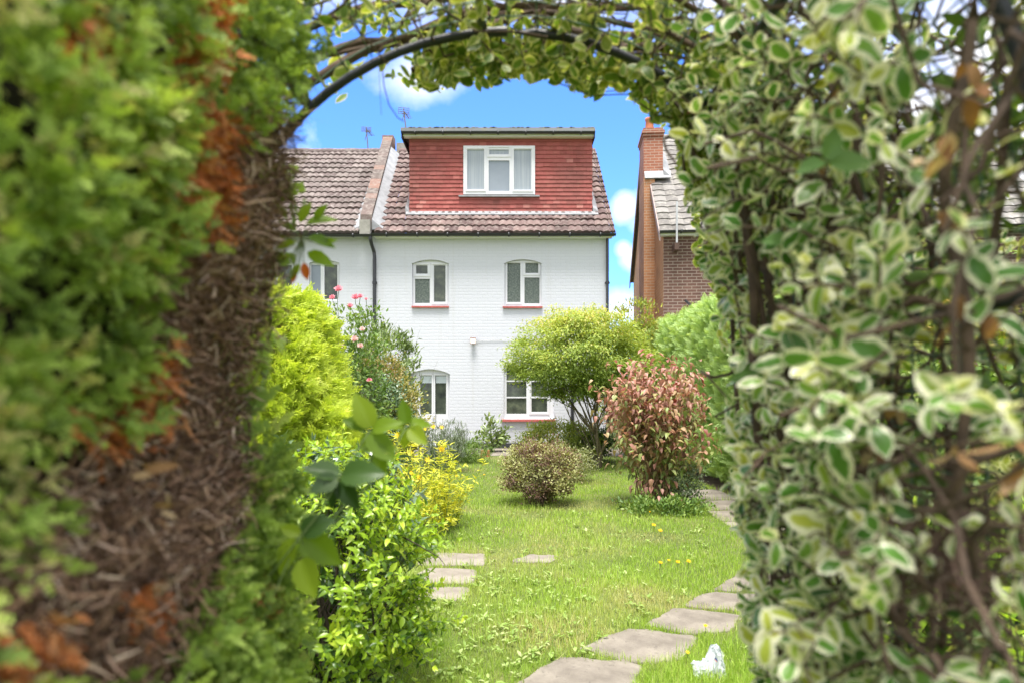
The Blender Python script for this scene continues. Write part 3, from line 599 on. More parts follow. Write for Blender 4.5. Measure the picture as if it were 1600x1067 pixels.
# ------------------------------------------------------------------ ground
gm, gnt, gbs = newmat('turf_soil')
gc = ramp(gnt, noise(gnt, 1.1, 6, .6), [(.3, (.085, .12, .025)), (.5, (.13, .18, .035)), (.66, (.22, .20, .08)), (.8, (.17, .14, .075))])
gc = mixc(gnt, ramp(gnt, noise(gnt, 40, 4), [(.4, (0, 0, 0)), (.65, (.8, .8, .8))]), gc, (.07, .085, .02))
link(gnt, gc, gbs.inputs['Base Color']); gbs.inputs['Roughness'].default_value = .95; bump(gnt, gbs, noise(gnt, 60, 5), .8, .03)
mesh('ground', [(-300, -60, 0), (300, -60, 0), (300, 600, 0), (-300, 600, 0)], np.array([(0, 1, 2, 3)]), gm)['kind'] = 'structure'
def stone(name, c1, c2, spot=(.42, .40, .36)):
    m, nt, bs = newmat(name); c = ramp(nt, noise(nt, 3.5, 8, .66), [(.38, c1), (.62, c2)])
    c = mixc(nt, ramp(nt, noise(nt, 26, 5, .7), [(.56, (0, 0, 0)), (.70, (.7, .7, .7))]), c, tuple(x*.6 for x in c1)); c = mixc(nt, ramp(nt, noise(nt, 9, 6, .7), [(.64, (0, 0, 0)), (.72, (.7, .7, .7))]), c, spot)
    link(nt, c, bs.inputs['Base Color']); bs.inputs['Roughness'].default_value = .9; bump(nt, bs, noise(nt, 70, 5, .65), .6, .006); return m
M['slab'] = stone('weathered_concrete', (.145, .125, .105), (.25, .222, .187), (.37, .34, .295)); M['slab_pale'] = stone('pale_concrete', (.19, .165, .14), (.28, .25, .215), (.42, .385, .33))
mesh('patio', [(-3, 14.7, .004), (2.6, 14.7, .004), (2.6, 16.49, .004), (-3, 16.49, .004)], np.array([(0, 1, 2, 3)]), M['slab'])['kind'] = 'structure'
soil = stone('bark_mulch', (.07, .045, .03), (.13, .09, .065), (.22, .16, .11))
mesh('soil_bed', [(2.95, 7.3, .004), (4.6, 7.3, .004), (4.6, 16.2, .004), (3.05, 16.2, .004)], np.array([(0, 1, 2, 3)]), soil)['kind'] = 'structure'
SLABS = []
def slab(label, corners, mat, group, h=.009):
    c = np.array(corners)[:, :2]; n = len(c); pts = []
    for i in range(n):
        a, b = c[i], c[(i+1) % n]; k = 7
        for t in np.linspace(0, 1, k, endpoint=False): pts.append(a+(b-a)*t+rng.normal(0, .011, 2)+(c.mean(0)-a)*(.06 if t == 0 else 0))
    pts = np.array(pts); ctr = pts.mean(0); SLABS.append(c); k = len(pts)
    V = np.concatenate((np.c_[pts, np.full(k, -.04)], np.c_[pts, np.full(k, h-.006)], np.c_[ctr+(pts-ctr)*.985, np.full(k, h)]))
    i = np.arange(k); j = (i+1) % k
    o = mesh('paving_slab', V, [np.stack((i, j, j+k, i+k), 1), np.stack((i+k, j+k, j+2*k, i+2*k), 1), (np.arange(k)+2*k)[None]], mat, None, None, False, (*ctr, 0))
    tag(o, label, 'paving slab', group)
GA, GB, GC = 'stepping slabs curving across the lawn', 'sunken slabs on the left of the lawn', 'path slabs beside the hedge'
for lab, px in (('worn grey slab nearest the viewer, cut off by the bottom edge of the photo', [(770, 1105), (872, 1030), (1000, 1041), (960, 1108)]),
                ('grey stepping slab just left of the plastic bag, second from the viewer', [(908, 1014), (985, 985), (1086, 997), (1062, 1030), (1004, 1036)]),
                ('grey stepping slab third from the viewer, just beyond the plastic bag', [(1014, 977), (1056, 952), (1152, 962), (1142, 985), (1088, 991)]),
                ('grey stepping slab fourth from the viewer, at the foot of the variegated climber', [(1070, 947), (1108, 927), (1190, 930), (1185, 957)]),
                ('farthest of the curving stepping slabs, half hidden by the variegated climber', [(1118, 922), (1160, 896), (1230, 900), (1225, 926)])):
    q_ = np.array([G(*p) for p in px]); slab(lab, q_.mean(0)+(q_-q_.mean(0))*1.11, M['slab'], GA)
for lab, px, mt in (('cracked pale slab at the back of the sunken left group, beside the glossy shrub', [(650, 883), (682, 864), (762, 866), (758, 885)], 'slab_pale'),
                    ('small bleached slab lying on its own, half sunk in the middle of the lawn', [(798, 878), (826, 867), (872, 868), (862, 880)], 'slab_pale'),
                    ('pale slab in the middle of the sunken left group', [(640, 910), (664, 888), (746, 890), (742, 913)], 'slab_pale'),
                    ('pale slab at the front of the sunken left group, nearest the viewer of the three', [(625, 936), (648, 917), (736, 919), (724, 939)], 'slab_pale')):
    slab(lab, [G(*p) for p in px], M[mt], GB)
for lab, y0, y1 in (('path slab at the foot of the bright hedge, nearest the viewer of that row', 6.95, 7.55), ('second path slab along the foot of the bright hedge', 7.58, 8.22), ('third path slab along the foot of the bright hedge, beside the red-leaved shrub', 8.25, 8.95), ('farthest path slab by the bright hedge, passing behind the red-leaved shrub', 8.98, 9.9)):
    slab(lab, [(2.32, y0), (2.98, y0+.02), (2.98, y1), (2.32, y1-.02)], M['slab'], GC)

# ------------------------------------------------------------------ lawn: grass, weeds, flowers, litter
def inpoly(x, y, poly):
    r = np.zeros(len(x), bool); n = len(poly); j = n-1
    for i in range(n):
        (xi, yi), (xj, yj) = poly[i], poly[j]
        c = ((yi > y) != (yj > y)) & (x < (xj-xi)*(y-yi)/(yj-yi+1e-12)+xi); r ^= c; j = i
    return r
def snoise(x, y, s=1.0):
    return (np.sin(1.7*s*x+.6*np.sin(2.3*s*y+1))+np.sin(2.1*s*y+1.3+.8*np.sin(1.9*s*x))+np.sin(3.7*s*(x+y)+.5)*.6+np.sin(5.3*s*(x-.7*y))*.4)/3
def shrink(poly, f): c = poly.mean(0); return c+(poly-c)*f
bark = plain('brown_bark', (.11, .08, .055), .85, .35, 30, bmp=.6)
bark_dark = plain('dark_bark', (.045, .032, .024), .85, .35, 40, bmp=.6)
twig_tan = plain('tan_stem', (.30, .19, .12), .75, .25, 30)
green_stem = plain('green_stem', (.12, .18, .05), .6, .25, 30)
mg = foliage('grass_blade', [(0, (.21, .36, .045)), (.5, (.37, .54, .085)), (.85, (.50, .63, .15)), (1, (.62, .62, .30))], .55, .4, tint=(.58, .54, .27), spec=.25)
def lawn_points(n, d0, d1, pw):
    u = rng.random(n); D = (d0**(1-pw)+u*(d1**(1-pw)-d0**(1-pw)))**(1/(1-pw)); X = D*(-.60+rng.random(n)*1.06)
    ok = (X > -2.6) & (X < 2.98); ok &= ~((X > 2.34) & (X < 2.96) & (D > 6.97) & (D < 9.9) & (rng.random(n) > .02))
    for c in SLABS: ok &= ~inpoly(X, D, shrink(c, .965))
    ok &= ~((D > 14.6))
    return X[ok], D[ok]
X, D = lawn_points(190000, 2.75, 14.6, 1.5); n = len(X)
hn = snoise(X, D, 1.2); dry = np.clip((snoise(X+7, D*1.3, 1.1)-.22)*1.4+.32*(snoise(X*3.1, D*3.7, 1.2) > .35)+rng.normal(0, .18, n), 0, .9)
for c in SLABS[5:9]:    # thin dry turf round the sunken slabs
    cc = c.mean(0); dd = np.hypot(X-cc[0], (D-cc[1])*1.4); dry = np.maximum(dry, np.clip(1.05-dd/.75, 0, .8)*rng.random(n))
hh = (.032+.022*np.clip(hn+.3, 0, 1.3))*rng.uniform(.6, 1.5, n)*(1-.35*dry)
w = .0026*np.clip(D/3.4, .85, 3.2)*rng.uniform(.7, 1.4, n)
az = rng.random(n)*2*math.pi; lean = np.abs(rng.normal(.35, .3, n))
along = unit(np.c_[np.cos(az)*lean, np.sin(az)*lean, np.ones(n)]); nrm = np.c_[np.cos(az), np.sin(az), np.zeros(n)]+rng.normal(0, .25, (n, 3))
V, b, at = scatter(None, T_BLADE, np.c_[X, D, np.zeros(n)], along, -nrm, hh, w/hh, .35, None, dry)
at['rnd'] = np.clip(np.repeat(rng.normal(.42, .2, n)+.22*hn, 5), 0, 1)
mesh('grass', V, b, mg, None, at)['kind'] = 'stuff'
# taller tufts along slab edges and at the feet of shrubs
pts = []
for c in SLABS:
    for i in range(len(c)):
        a, b_ = c[i], c[(i+1) % len(c)]
        for t in rng.random(int(75*np.linalg.norm(b_-a))): pts.append(a+(b_-a)*t+rng.normal(0, .018, 2))
for cx, cy, r, k in ((-.02, 8.6, .6, 900), (1.9, 8.45, .55, 900), (.15, 4.1, .4, 500), (1.2, 3.6, .35, 900), (.9, 3.3, .3, 700), (.5, 6.4, .4, 300), (-.9, 6.3, .5, 700)):
    a = rng.random(k)*6.28; q = r*np.sqrt(rng.random(k)); pts += [np.array((cx+q_*math.cos(a_), cy+q_*math.sin(a_))) for q_, a_ in zip(q, a)]
pts = np.array(pts); n = len(pts); az = rng.random(n)*6.28; lean = np.abs(rng.normal(.5, .35, n))
al = unit(np.c_[np.cos(az)*lean, np.sin(az)*lean, np.ones(n)]); hh = rng.uniform(.04, .10, n); hh[:len(SLABS)*50] *= .55
V, b, at = scatter(None, T_BLADE, np.c_[pts, np.zeros(n)], al, -np.c_[np.cos(az), np.sin(az), 0*az], hh, .0042/hh, .4); mesh('grass_tufts', V, b, mg, None, at)['kind'] = 'stuff'
# broad-leaved weeds in the turf
mw = foliage('weed_leaf', [(0, (.18, .29, .05)), (.6, (.28, .40, .09)), (1, (.42, .47, .22))], .5, .25, spec=.35)
P_, A_, N_, Z_ = [], [], [], []
for _ in range(560):
    t = rng.random()
    if t < .62: D0 = rng.uniform(3.1, 5.4); X0 = rng.normal(-.2, .45)*D0/3.6
    else: D0 = rng.uniform(4, 8); X0 = rng.uniform(-.1, .30)*D0
    if any(inpoly(np.array([X0]), np.array([D0]), c)[0] for c in SLABS): continue
    k = rng.integers(4, 8); a0 = rng.random()*6.28; sz = rng.uniform(.014, .045)
    for i in range(k):
        a = a0+i*6.28/k+rng.normal(0, .25); e = rng.uniform(.2, .9)
        P_.append((X0+rng.normal(0, .012), D0+rng.normal(0, .012), .012+.02*rng.random())); A_.append((math.cos(a), math.sin(a), e)); N_.append((-math.cos(a)*.5, -math.sin(a)*.5, 1)); Z_.append(sz*rng.uniform(.7, 1.2))
leaves('lawn_weeds', mw, None, T_OVAL, np.array(P_), np.array(A_), np.array(N_), np.array(Z_))['kind'] = 'stuff'
mpetal = foliage('yellow_petal', [(0, (.80, .46, .01)), (1, (.90, .62, .02))], .6, .25, spec=.2, tcol=(1, .9, .4))
T_PETAL = leaf_tpl(2, 2, .32, .65, .6, .1, .1)
def flower_head(mb_parent, name, c, nrm, r, mat, rings=((13, 1.0, .25), (10, .7, .7)), tpl=T_PETAL):
    nrm = unit(np.array(nrm, float)); u = unit(np.cross(nrm, (.3, .9, .1))); v = np.cross(nrm, u); P, A, Z = [], [], []
    for k, s, up in rings:
        for i in range(k): a = 6.283*i/k+rng.normal(0, .08); d = u*math.cos(a)+v*math.sin(a); P.append(np.array(c)+d*r*.05); A.append(d+nrm*up); Z.append(r*s*rng.uniform(.88, 1.1))
    return leaves(name, mat, mb_parent, tpl, np.array(P), np.array(A), np.tile(nrm, (len(P), 1)), np.array(Z), curl=.1)
DG = 'yellow flowers standing in the lawn'
for lab, px, py, h, r in (('yellow dandelion by itself at the edge of the yellow border, farthest left in the lawn', 713, 748, .05, .028), ('yellow dandelion under the red-leaved shrub, in its shade', 1015, 806, .05, .018),
        ('left and farther flower of the pair of dandelions in front of the red-leaved shrub', 1021, 829, .06, .027), ('right and nearer flower of the pair of dandelions in front of the red-leaved shrub', 1031, 838, .06, .026),
        ('leftmost of the dandelions in a loose row in the right of the lawn', 1031, 890, .06, .020), ('smallest dandelion, second in the loose row in the right of the lawn', 1044, 886, .06, .015),
        ('third dandelion of the loose row in the right of the lawn', 1058, 889, .06, .021), ('rightmost dandelion of the loose row in the right of the lawn', 1075, 888, .06, .021),
        ('dandelion at the far edge of the third stepping slab, above the plastic bag', 1101, 990, .05, .016), ('orange-yellow dandelion just left of the plastic bag', 1073, 1036, .06, .013), ('tiny dandelion far back in the lawn, left of the round bush', 756, 746, .05, .02)):
    g = G(px, py); t = thing('dandelion', lab, 'flower', g, DG); m = MB(); top = g+np.array((.004, -.004, h)); m.tube([g, (g+top)/2+np.array((.004, 0, 0)), top], .0018, 5); m.build('stem', green_stem, t); flower_head(t, 'flower_head', top, (.1, -.45, 1), r, mpetal)
# crumpled plastic bag
bagm, bnt, bb = newmat('white_polythene'); bb.inputs['Base Color'].default_value = (.60, .635, .68, 1); bb.inputs['Roughness'].default_value = .22; bb.inputs['Specular IOR Level'].default_value = .6
tr = bnt.nodes.new('ShaderNodeBsdfTranslucent'); tr.inputs['Color'].default_value = (.8, .84, .88, 1); ms = bnt.nodes.new('ShaderNodeMixShader'); ms.inputs[0].default_value = .35
link(bnt, bb.outputs[0], ms.inputs[1]); link(bnt, tr.outputs[0], ms.inputs[2]); link(bnt, ms.outputs[0], bnt.nodes['Material Output'].inputs['Surface'])
clear, cnt, cb = newmat('clear_polythene'); cb.inputs['Base Color'].default_value = (.85, .9, .9, 1); cb.inputs['Roughness'].default_value = .15; cb.inputs['Alpha'].default_value = .35
bg0 = G(1104, 1054); bag = thing('plastic_bag', 'crumpled white plastic bag with a small blue and orange mark lying in the grass', 'plastic bag', bg0)
na, nb2 = 17, 19; PP = np.zeros((na, nb2, 3)); jit = rng.normal(0, 1, (na, nb2, 3))
for i in range(na):
    for j in range(nb2):
        u, v = -1+2*j/(nb2-1), i/(na-1); hgt = .075+.085*(1/(1+math.exp(-(u-.08)*9)))-.05*max(0, u-.72)*3.5
        t = min(v/.62, 1); bk = max(0, (v-.62)/.38); wv = .085*(1-.22*t*(u > 0)-.1*bk)
        PP[i, j] = (u*wv+.012*t, -.055+.060*t**1.3+.05*bk+.016*math.sin(5*u+1)*t, .012+hgt*math.sin(t*1.5)*(1-.9*bk**1.5)*(1-.35*abs(u)**4))
PP += jit*np.array((.0025, .0045, .003)); ridge = np.abs(np.sin(np.linspace(-1, 1, nb2)*7+np.linspace(0, 4, na)[:, None])); PP[..., 1] -= .014*ridge
m = MB(); m.grid(PP+bg0); m.build('bag_body', bagm, bag, False)
m = MB(); a_ = np.linspace(0, 1, 7); m.grid(np.array([[bg0+np.array((.058+.035*s+.006*math.sin(9*t), .02-.02*s+.015*math.sin(6*t+s*3), .03+.10*t-.02*s*t)) for s in a_] for t in a_])); m.build('loose_flap', clear, bag)
emb = PP[4, 12]+bg0; mk = MB(); o = np.array((0, -.020, .004)); mk.add([emb+o+np.array(v) for v in ((-.009, 0, .010), (-.003, 0, .011), (.010, 0, -.007), (.005, 0, -.008))], [(0, 1, 2, 3)]); mk.build('printed_mark', plain('blue_ink', (.01, .03, .32), .4, .05, 9, bmp=0), bag)
mk = MB(); mk.add([emb+o+np.array(v) for v in ((-.010, 0, .004), (-.007, 0, .004), (.004, 0, -.009), (-.001, 0, -.009))], [(0, 1, 2, 3)]); mk.build('printed_mark', plain('orange_ink', (.75, .18, .06), .4, .05, 9, bmp=0), bag)
# fallen leaves
mdead = foliage('fallen_leaf', [(0, (.14, .07, .03)), (.6, (.26, .13, .06)), (1, (.36, .24, .12))], .7, .15)

# ------------------------------------------------------------------ shrubs and trees
def clumps(n, c, rad, K, cr, shell=.55, zmin=None, flat=1.0, top=None):
    """n leaf positions in K clumps spread through an ellipsoid, denser towards the outside."""
    d = rnd_dirs(K); r = (shell+(1-shell)*rng.random(K)**.7); cc = np.array(c)+d*r[:, None]*np.array(rad)
    if zmin is not None: cc[:, 2] = np.maximum(cc[:, 2], zmin+.02+.1*rng.random(K))
    k = rng.integers(0, K, n); g = rng.normal(size=(n, 3))*cr; g[:, 2] *= flat; p = cc[k]+g
    if zmin is not None: p[:, 2] = np.maximum(p[:, 2], zmin+.01*rng.random(n))
    o = unit((p-np.array(c))/np.array(rad)); return p, o, cc, k
def limb_mesh(name, mat, parent, base, targets, r0, wob=.06, sag=.0, forks=0, tip=.25, spread=.05, sides=5):
    m = MB()
    for t in targets:
        b = np.array(base)+np.array((rng.normal(0, spread), rng.normal(0, spread), 0)); Pp = curve(b, t, sag, wob*np.linalg.norm(t-b), 9); q = r0*rng.uniform(.6, 1.2)
        m.tube(Pp, np.linspace(q, q*tip, 9), sides)
        for _ in range(forks):
            i = rng.integers(3, 8); e = np.array(t)+rng.normal(0, .25*np.linalg.norm(t-b), 3)*.5; m.tube(curve(Pp[i], e, 0, .04, 6), np.linspace(q*.5, q*.12, 6), 4)
    return m.build(name, mat, parent, True)
def shrub(name, label, cat, base, c, rad, n, K, cr, tpl, size, mat, bmat=bark_dark, out=.8, up=.5, rn=.6, nst=14, r0=.008, shell=.55, group=None, curl=.25, lname='leaves', zmin=.02, flat=.8, droop=0., clump_tint=.35, wid=1.0, forks=2):
    t = thing(name, label, cat, base, group); p, o, cc, k = clumps(n, c, rad, K, cr, shell, zmin, flat)
    al = o*out+np.array((0, 0, up-droop))+rng.normal(0, rn, (n, 3)); nr = o*.6+np.array((0, 0, .8))+rng.normal(0, .4, (n, 3))
    q = np.clip(rng.normal(.5, .2, n)+clump_tint*(rng.random(K)[k]-.5)*2, 0, 1)
    leaves(lname, mat, t, tpl, p, al, nr, size*rng.uniform(.65, 1.25, n), wid, curl, q)
    limb_mesh('stem', bmat, t, base, cc[rng.permutation(K)[:nst]], r0, forks=forks)
    return t
GRN = lambda *s: s
f_purple = foliage('mauve_green_leaf', [(0, (.13, .075, .06)), (.35, (.24, .15, .10)), (.6, (.27, .28, .08)), (1, (.46, .47, .22))], .5, .25)
f_yel = foliage('yellow_green_leaf', [(0, (.14, .20, .03)), (.45, (.25, .32, .045)), (.8, (.40, .42, .06)), (1, (.46, .36, .11))], .5, .35)
f_maple = foliage('maple_leaf', [(0, (.18, .27, .06)), (.45, (.32, .42, .09)), (.75, (.48, .54, .12)), (1, (.56, .47, .20))], .55, .38)
f_red = foliage('dusky_red_leaf', [(0, (.20, .28, .07)), (.22, (.33, .36, .12)), (.36, (.42, .31, .16)), (.58, (.41, .195, .145)), (.85, (.46, .255, .21)), (1, (.26, .06, .045))], .45, .3, spec=.45, tcol=(1.2, .95, .8))
f_dark = foliage('dark_glossy_leaf', [(0, (.03, .06, .02)), (.6, (.06, .12, .03)), (1, (.14, .22, .05))], .3, .2, spec=.6)
f_mid = foliage('mid_green_leaf', [(0, (.09, .17, .04)), (.6, (.17, .28, .06)), (1, (.30, .39, .11))], .45, .3)
f_bay = foliage('bay_leaf', [(0, (.10, .15, .05)), (.6, (.19, .27, .09)), (1, (.32, .40, .15))], .35, .25, spec=.5)
f_gold = foliage('golden_conifer', [(0, (.22, .36, .04)), (.5, (.42, .58, .075)), (.8, (.55, .68, .13)), (1, (.66, .74, .22))], .55, .42, tipcol=(.62, .68, .10), spec=.25)
f_hedge = foliage('hedge_conifer', [(0, (.20, .34, .10)), (.5, (.40, .56, .20)), (.8, (.50, .65, .27)), (1, (.58, .70, .34))], .5, .38, tipcol=(.50, .66, .27), spec=.3)
f_rod = foliage('yellow_herb_leaf', [(0, (.36, .44, .04)), (.5, (.58, .60, .06)), (1, (.72, .68, .10))], .5, .4)
f_grey = foliage('grey_green_leaf', [(0, (.14, .18, .13)), (1, (.28, .33, .25))], .6, .2)
f_gloss = foliage('fresh_glossy_leaf', [(0, (.03, .075, .014)), (.22, (.08, .17, .02)), (.42, (.23, .37, .024)), (.75, (.38, .56, .04)), (1, (.54, .66, .07))], .34, .38, spec=.55)
f_blue = foliage('blue_green_glossy_leaf', [(0, (.045, .095, .04)), (.6, (.10, .17, .08)), (1, (.20, .28, .18))], .22, .15, spec=.7)
f_vg_small = foliage('cream_edged_leaf', [(0, (.08, .13, .03)), (1, (.16, .22, .06))], .45, .3, edge=(.50, .50, .28), edge_at=(.5, .85))

# round bush in the lawn, and the one behind it
shrub('round_bush', 'rounded dense bush of small mauve and yellow-green leaves standing alone in the lawn', 'bush', (.35, 8.6, 0), (.33, 8.7, .43), (.52, .46, .40), 11500, 210, .05, T_MINI, .033, f_purple, bark, .6, .5, .7, 40, .007, .45, 'bushes in the lawn before the white house', forks=3, clump_tint=.55)
shrub('low_bush', 'low spreading green and yellow bush below the red sill of the ground-floor window', 'bush', (1.1, 13.2, 0), (.95, 13.3, .42), (.85, .6, .42), 9000, 150, .07, T_MINI, .045, foliage('low_bush_leaf', [(0, (.20, .27, .05)), (.5, (.34, .42, .08)), (1, (.52, .50, .14))], .5, .35), bark, .6, .7, .6, 16, .008, .55, 'bushes in the lawn before the white house')
shrub('mottled_bush', 'cream-mottled low bush between the round bush and the low spreading bush', 'bush', (.75, 10.6, 0), (.70, 10.7, .30), (.62, .45, .30), 5500, 110, .06, T_MINI, .038, f_vg_small, bark, .6, .6, .7, 12, .007, .5, 'bushes in the lawn before the white house')
shrub('ivy_mound', 'dark glossy ivy mound at the foot of the white wall under the yellow-green tree', 'ivy', (1.55, 13.6, 0), (1.55, 13.6, .35), (.45, .4, .38), 3500, 60, .08, T_OVAL, .055, f_dark, bark_dark, .5, .4, .7, 10, .006, .5)
# red-leaved dogwood
base = np.array((1.80, 8.55, 0)); dw = thing('red_dogwood', 'tall shrub with drooping dusky red leaves on bare tan stems in the lawn', 'shrub', base)
m = MB(); P_, A_, N_, R_ = [], [], [], []; cc0 = base+np.array((-.01, 0, 1.14)); rd = np.array((.68, .60, .76))
for k in range(165):
    d = rnd_dirs(1)[0]; d[2] = d[2]*.9+.30; d = unit(d); r = rng.uniform(.72, 1.06) if rng.random() < .8 else rng.uniform(.3, .7)
    tip = cc0+d*r*rd*(1+.10*rng.normal()); tip[2] = max(tip[2], .34)
    b = base+np.array((rng.normal(0, .11), rng.normal(0, .08), 0)); Pp = curve(b, tip, 0, .02, 12); Pp[:, :2] = b[:2]+(tip[:2]-b[:2])*(np.linspace(0, 1, 12)**1.45)[:, None]+rng.normal(0, .007, (12, 2))
    if k < 75: q = rng.uniform(.005, .011); m.tube(Pp, np.linspace(q, .0025, 12), 5)
    else: m.tube(Pp[6:], np.linspace(.004, .002, 6), 4)
    nl_ = int(rng.integers(20, 36)*(1.0 if tip[2] > .95 else .62))
    for _ in range(nl_):
        i = rng.integers(7, 12); p = Pp[i]+rng.normal(0, .065, 3); az_ = rng.random()*6.28; P_.append(p); A_.append((math.cos(az_), math.sin(az_), -rng.uniform(.1, 1.1))); N_.append((math.cos(az_)*.6+rng.normal(0, .3), math.sin(az_)*.6-.25, .9)); R_.append(np.clip(.20+.50*(p[2]-.5)/1.3+rng.normal(0, .24), 0, 1))
for _ in range(60): az_ = rng.random()*6.28; r = rng.uniform(.1, .36); P_.append(base+np.array((r*math.cos(az_), r*math.sin(az_)-.1, rng.uniform(.12, .4)))); A_.append((math.cos(az_), math.sin(az_), -.9)); N_.append((math.cos(az_), math.sin(az_), .6)); R_.append(rng.uniform(.3, .9))
m.build('stem', twig_tan, dw, True); n = len(P_); leaves('leaves', f_red, dw, T_DOG, np.array(P_), np.array(A_), np.array(N_), rng.uniform(.058, .102, n), rng.uniform(.9, 1.25, n), .3, R_)
shrub('ground_ivy', 'white-edged ivy growing round the foot of the red-leaved shrub', 'ivy', (2.05, 8.6, 0), (2.08, 8.7, .26), (.36, .4, .36), 3000, 60, .06, T_OVAL, .035, foliage('white_edged_ivy', [(0, (.05, .12, .04)), (1, (.12, .2, .07))], .45, .25, edge=(.48, .52, .40), edge_at=(.55, .9)), bark_dark, .5, .3, .7, 8, .004, .4)
shrub('ground_cover', 'low green weeds spreading in the grass before the red-leaved shrub', 'weeds', (1.85, 8.1, 0), (1.8, 8.05, .06), (.6, .35, .09), 1600, 45, .05, T_OVAL, .045, f_mid, green_stem, .6, .6, .5, 8, .003, .3)
# yellow-green maple
tb = np.array((1.62, 12.6, 0)); mp_ = thing('maple_tree', 'small multi-stemmed tree with a wide yellow-green crown before the white house', 'tree', tb)
cc0 = np.array((1.28, 12.5, 2.02)); K = 430; dd = rnd_dirs(K); rr = (.40+.60*rng.random(K)**.6)*np.where(rng.random(K) < .16, rng.uniform(1.0, 1.22, K), 1); cc = cc0+dd*rr[:, None]*np.array((1.30, 1.05, .86)); lo_ = np.where(cc[:, 0] < 1.1, 1.02, 1.25); low = cc[:, 2] < lo_; cc[low, 2] = (lo_+.35*rng.random(K))[low]
edge_ = np.hypot((cc[:, 0]-cc0[0])/1.3, (cc[:, 1]-cc0[1])/1.05); cc[:, 2] += .05-.20*np.clip(edge_-.6, 0, 1)
n = 40000; k = rng.integers(0, K, n); g = rng.normal(size=(n, 3))*np.array((.11, .11, .05)); p = cc[k]+g; o = unit(p-cc0); al = np.c_[o[:, :2]*.9, -.15*np.ones(n)]+rng.normal(0, .55, (n, 3)); nr = np.array((0, 0, 1))+.35*o+rng.normal(0, .35, (n, 3))
q = np.clip(rng.normal(.42, .17, n)+.30*(rng.random(K)[k]-.5)+.30*(p[:, 2]-2.0), 0, 1); leaves('crown', f_maple, mp_, T_MINI, p, al, nr, rng.uniform(.035, .075, n), .85, .3, q)
m = MB(); t0 = tb
forkp = tb+np.array((-.08, 0, .62)); m.tube([tb, tb+np.array((.01, 0, .3)), forkp], [.05, .042, .036], 9)
for k in range(22):
    t = cc[rng.integers(0, K)]; e = forkp+(t-forkp)*.9; Pp = curve(forkp if k > 5 else tb+np.array((rng.normal(0, .05), rng.normal(0, .05), .1)), e, .12, .05, 10); q = rng.uniform(.010, .022); m.tube(Pp, np.linspace(q, .005, 10), 6)
    for _ in range(4): i = rng.integers(4, 9); t2 = cc[rng.integers(0, K)]; e2 = Pp[i]+(t2-Pp[i])*.5; m.tube(curve(Pp[i], e2, .03, .03, 6), np.linspace(.008, .002, 6), 4)
m.build('trunk', plain('mossy_bark', (.17, .14, .085), .85, .4, 25, bmp=.6), mp_, True)
shrub('yellow_shrub', 'tall thin yellow-green shrub standing against the brick house behind the hedge', 'shrub', (2.45, 14.4, 0), (2.55, 14.4, 1.85), (.85, .5, 1.50), 7500, 150, .085, T_LANCE, .085, f_yel, green_stem, .35, 1.1, .5, 30, .006, .35, forks=4)
# bright conifer hedge on the right
hd = thing('conifer_hedge', 'clipped bright green conifer hedge running along the right side of the garden', 'hedge', (3.6, 12, 0))
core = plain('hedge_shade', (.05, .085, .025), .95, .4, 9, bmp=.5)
def lumpy(x0, x1, y0, y1, z0, z1, nx, ny, nz_, amp):
    m = MB()
    def surf(A, B, f):
        a = np.linspace(0, 1, A); b = np.linspace(0, 1, B); P = np.array([[f(s, t) for t in b] for s in a]); d = amp*snoise(P[..., 1]*2+P[..., 2]*1.3, P[..., 0]*2+P[..., 2]*2.2, 1.6); P[..., 0] += d; P[..., 1] += d*.6; m.grid(P)
    L = lambda a, b, t: a+(b-a)*t
    surf(ny, nz_, lambda s, t: (x0, L(y0, y1, s), L(z0, z1, t))); surf(ny, nz_, lambda s, t: (x1, L(y0, y1, s), L(z0, z1, t)))
    surf(nx, nz_, lambda s, t: (L(x0, x1, s), y0, L(z0, z1, t))); surf(nx, nz_, lambda s, t: (L(x0, x1, s), y1, L(z0, z1, t))); surf(nx, ny, lambda s, t: (L(x0, x1, s), L(y0, y1, t), z1)); return m
def hface(y): return 3.06+.04*np.sin(2.1*y)+.02*np.sin(5*y)
lumpy(3.30, 4.5, 7.5, 15.8, .05, 2.62, 8, 40, 14, .05).build('stem', core, hd)  # dark core body, not a stem: stands for shade between the hedge sprays
n = 20000; P_ = []
y = 7.3+8.7*rng.random(n)**1.15; z = .10+2.68*rng.random(n); x = hface(y)+.20*np.clip((z-2.45)/.35, 0, 1)**2+.10*np.clip(.4-z, 0, 1)+.05*snoise(y*2.4, z*2.4)+rng.exponential(.05, n); kind = np.zeros(n)
k1 = n//4; x[:k1] = 3.15+1.3*rng.random(k1); z[:k1] = 2.70+.07*rng.normal(0, 1, k1)+.06*snoise(x[:k1]*2, y[:k1]*2); kind[:k1] = 1
k2 = k1+n//8; x[k1:k2] = 3.15+1.3*rng.random(k2-k1); y[k1:k2] = 7.3+.08*rng.normal(0, 1, k2-k1); kind[k1:k2] = 2
o = np.where(kind[:, None] == 1, (0, 0, 1.), np.where(kind[:, None] == 2, (0, -1., .2), (-1., -.15, .15)))
al = o*.8+np.array((0, 0, .75))+rng.normal(0, .35, (n, 3)); nr = np.cross(al, rng.normal(size=(n, 3)))
q = np.clip(rng.normal(.45, .22, n)+.25*snoise(y*3, z*4), 0, 1); leaves('leaves', f_hedge, hd, T_FEATH, np.c_[x, y, z], al, nr, rng.uniform(.10, .22, n), 1, .3, q, smooth=False)
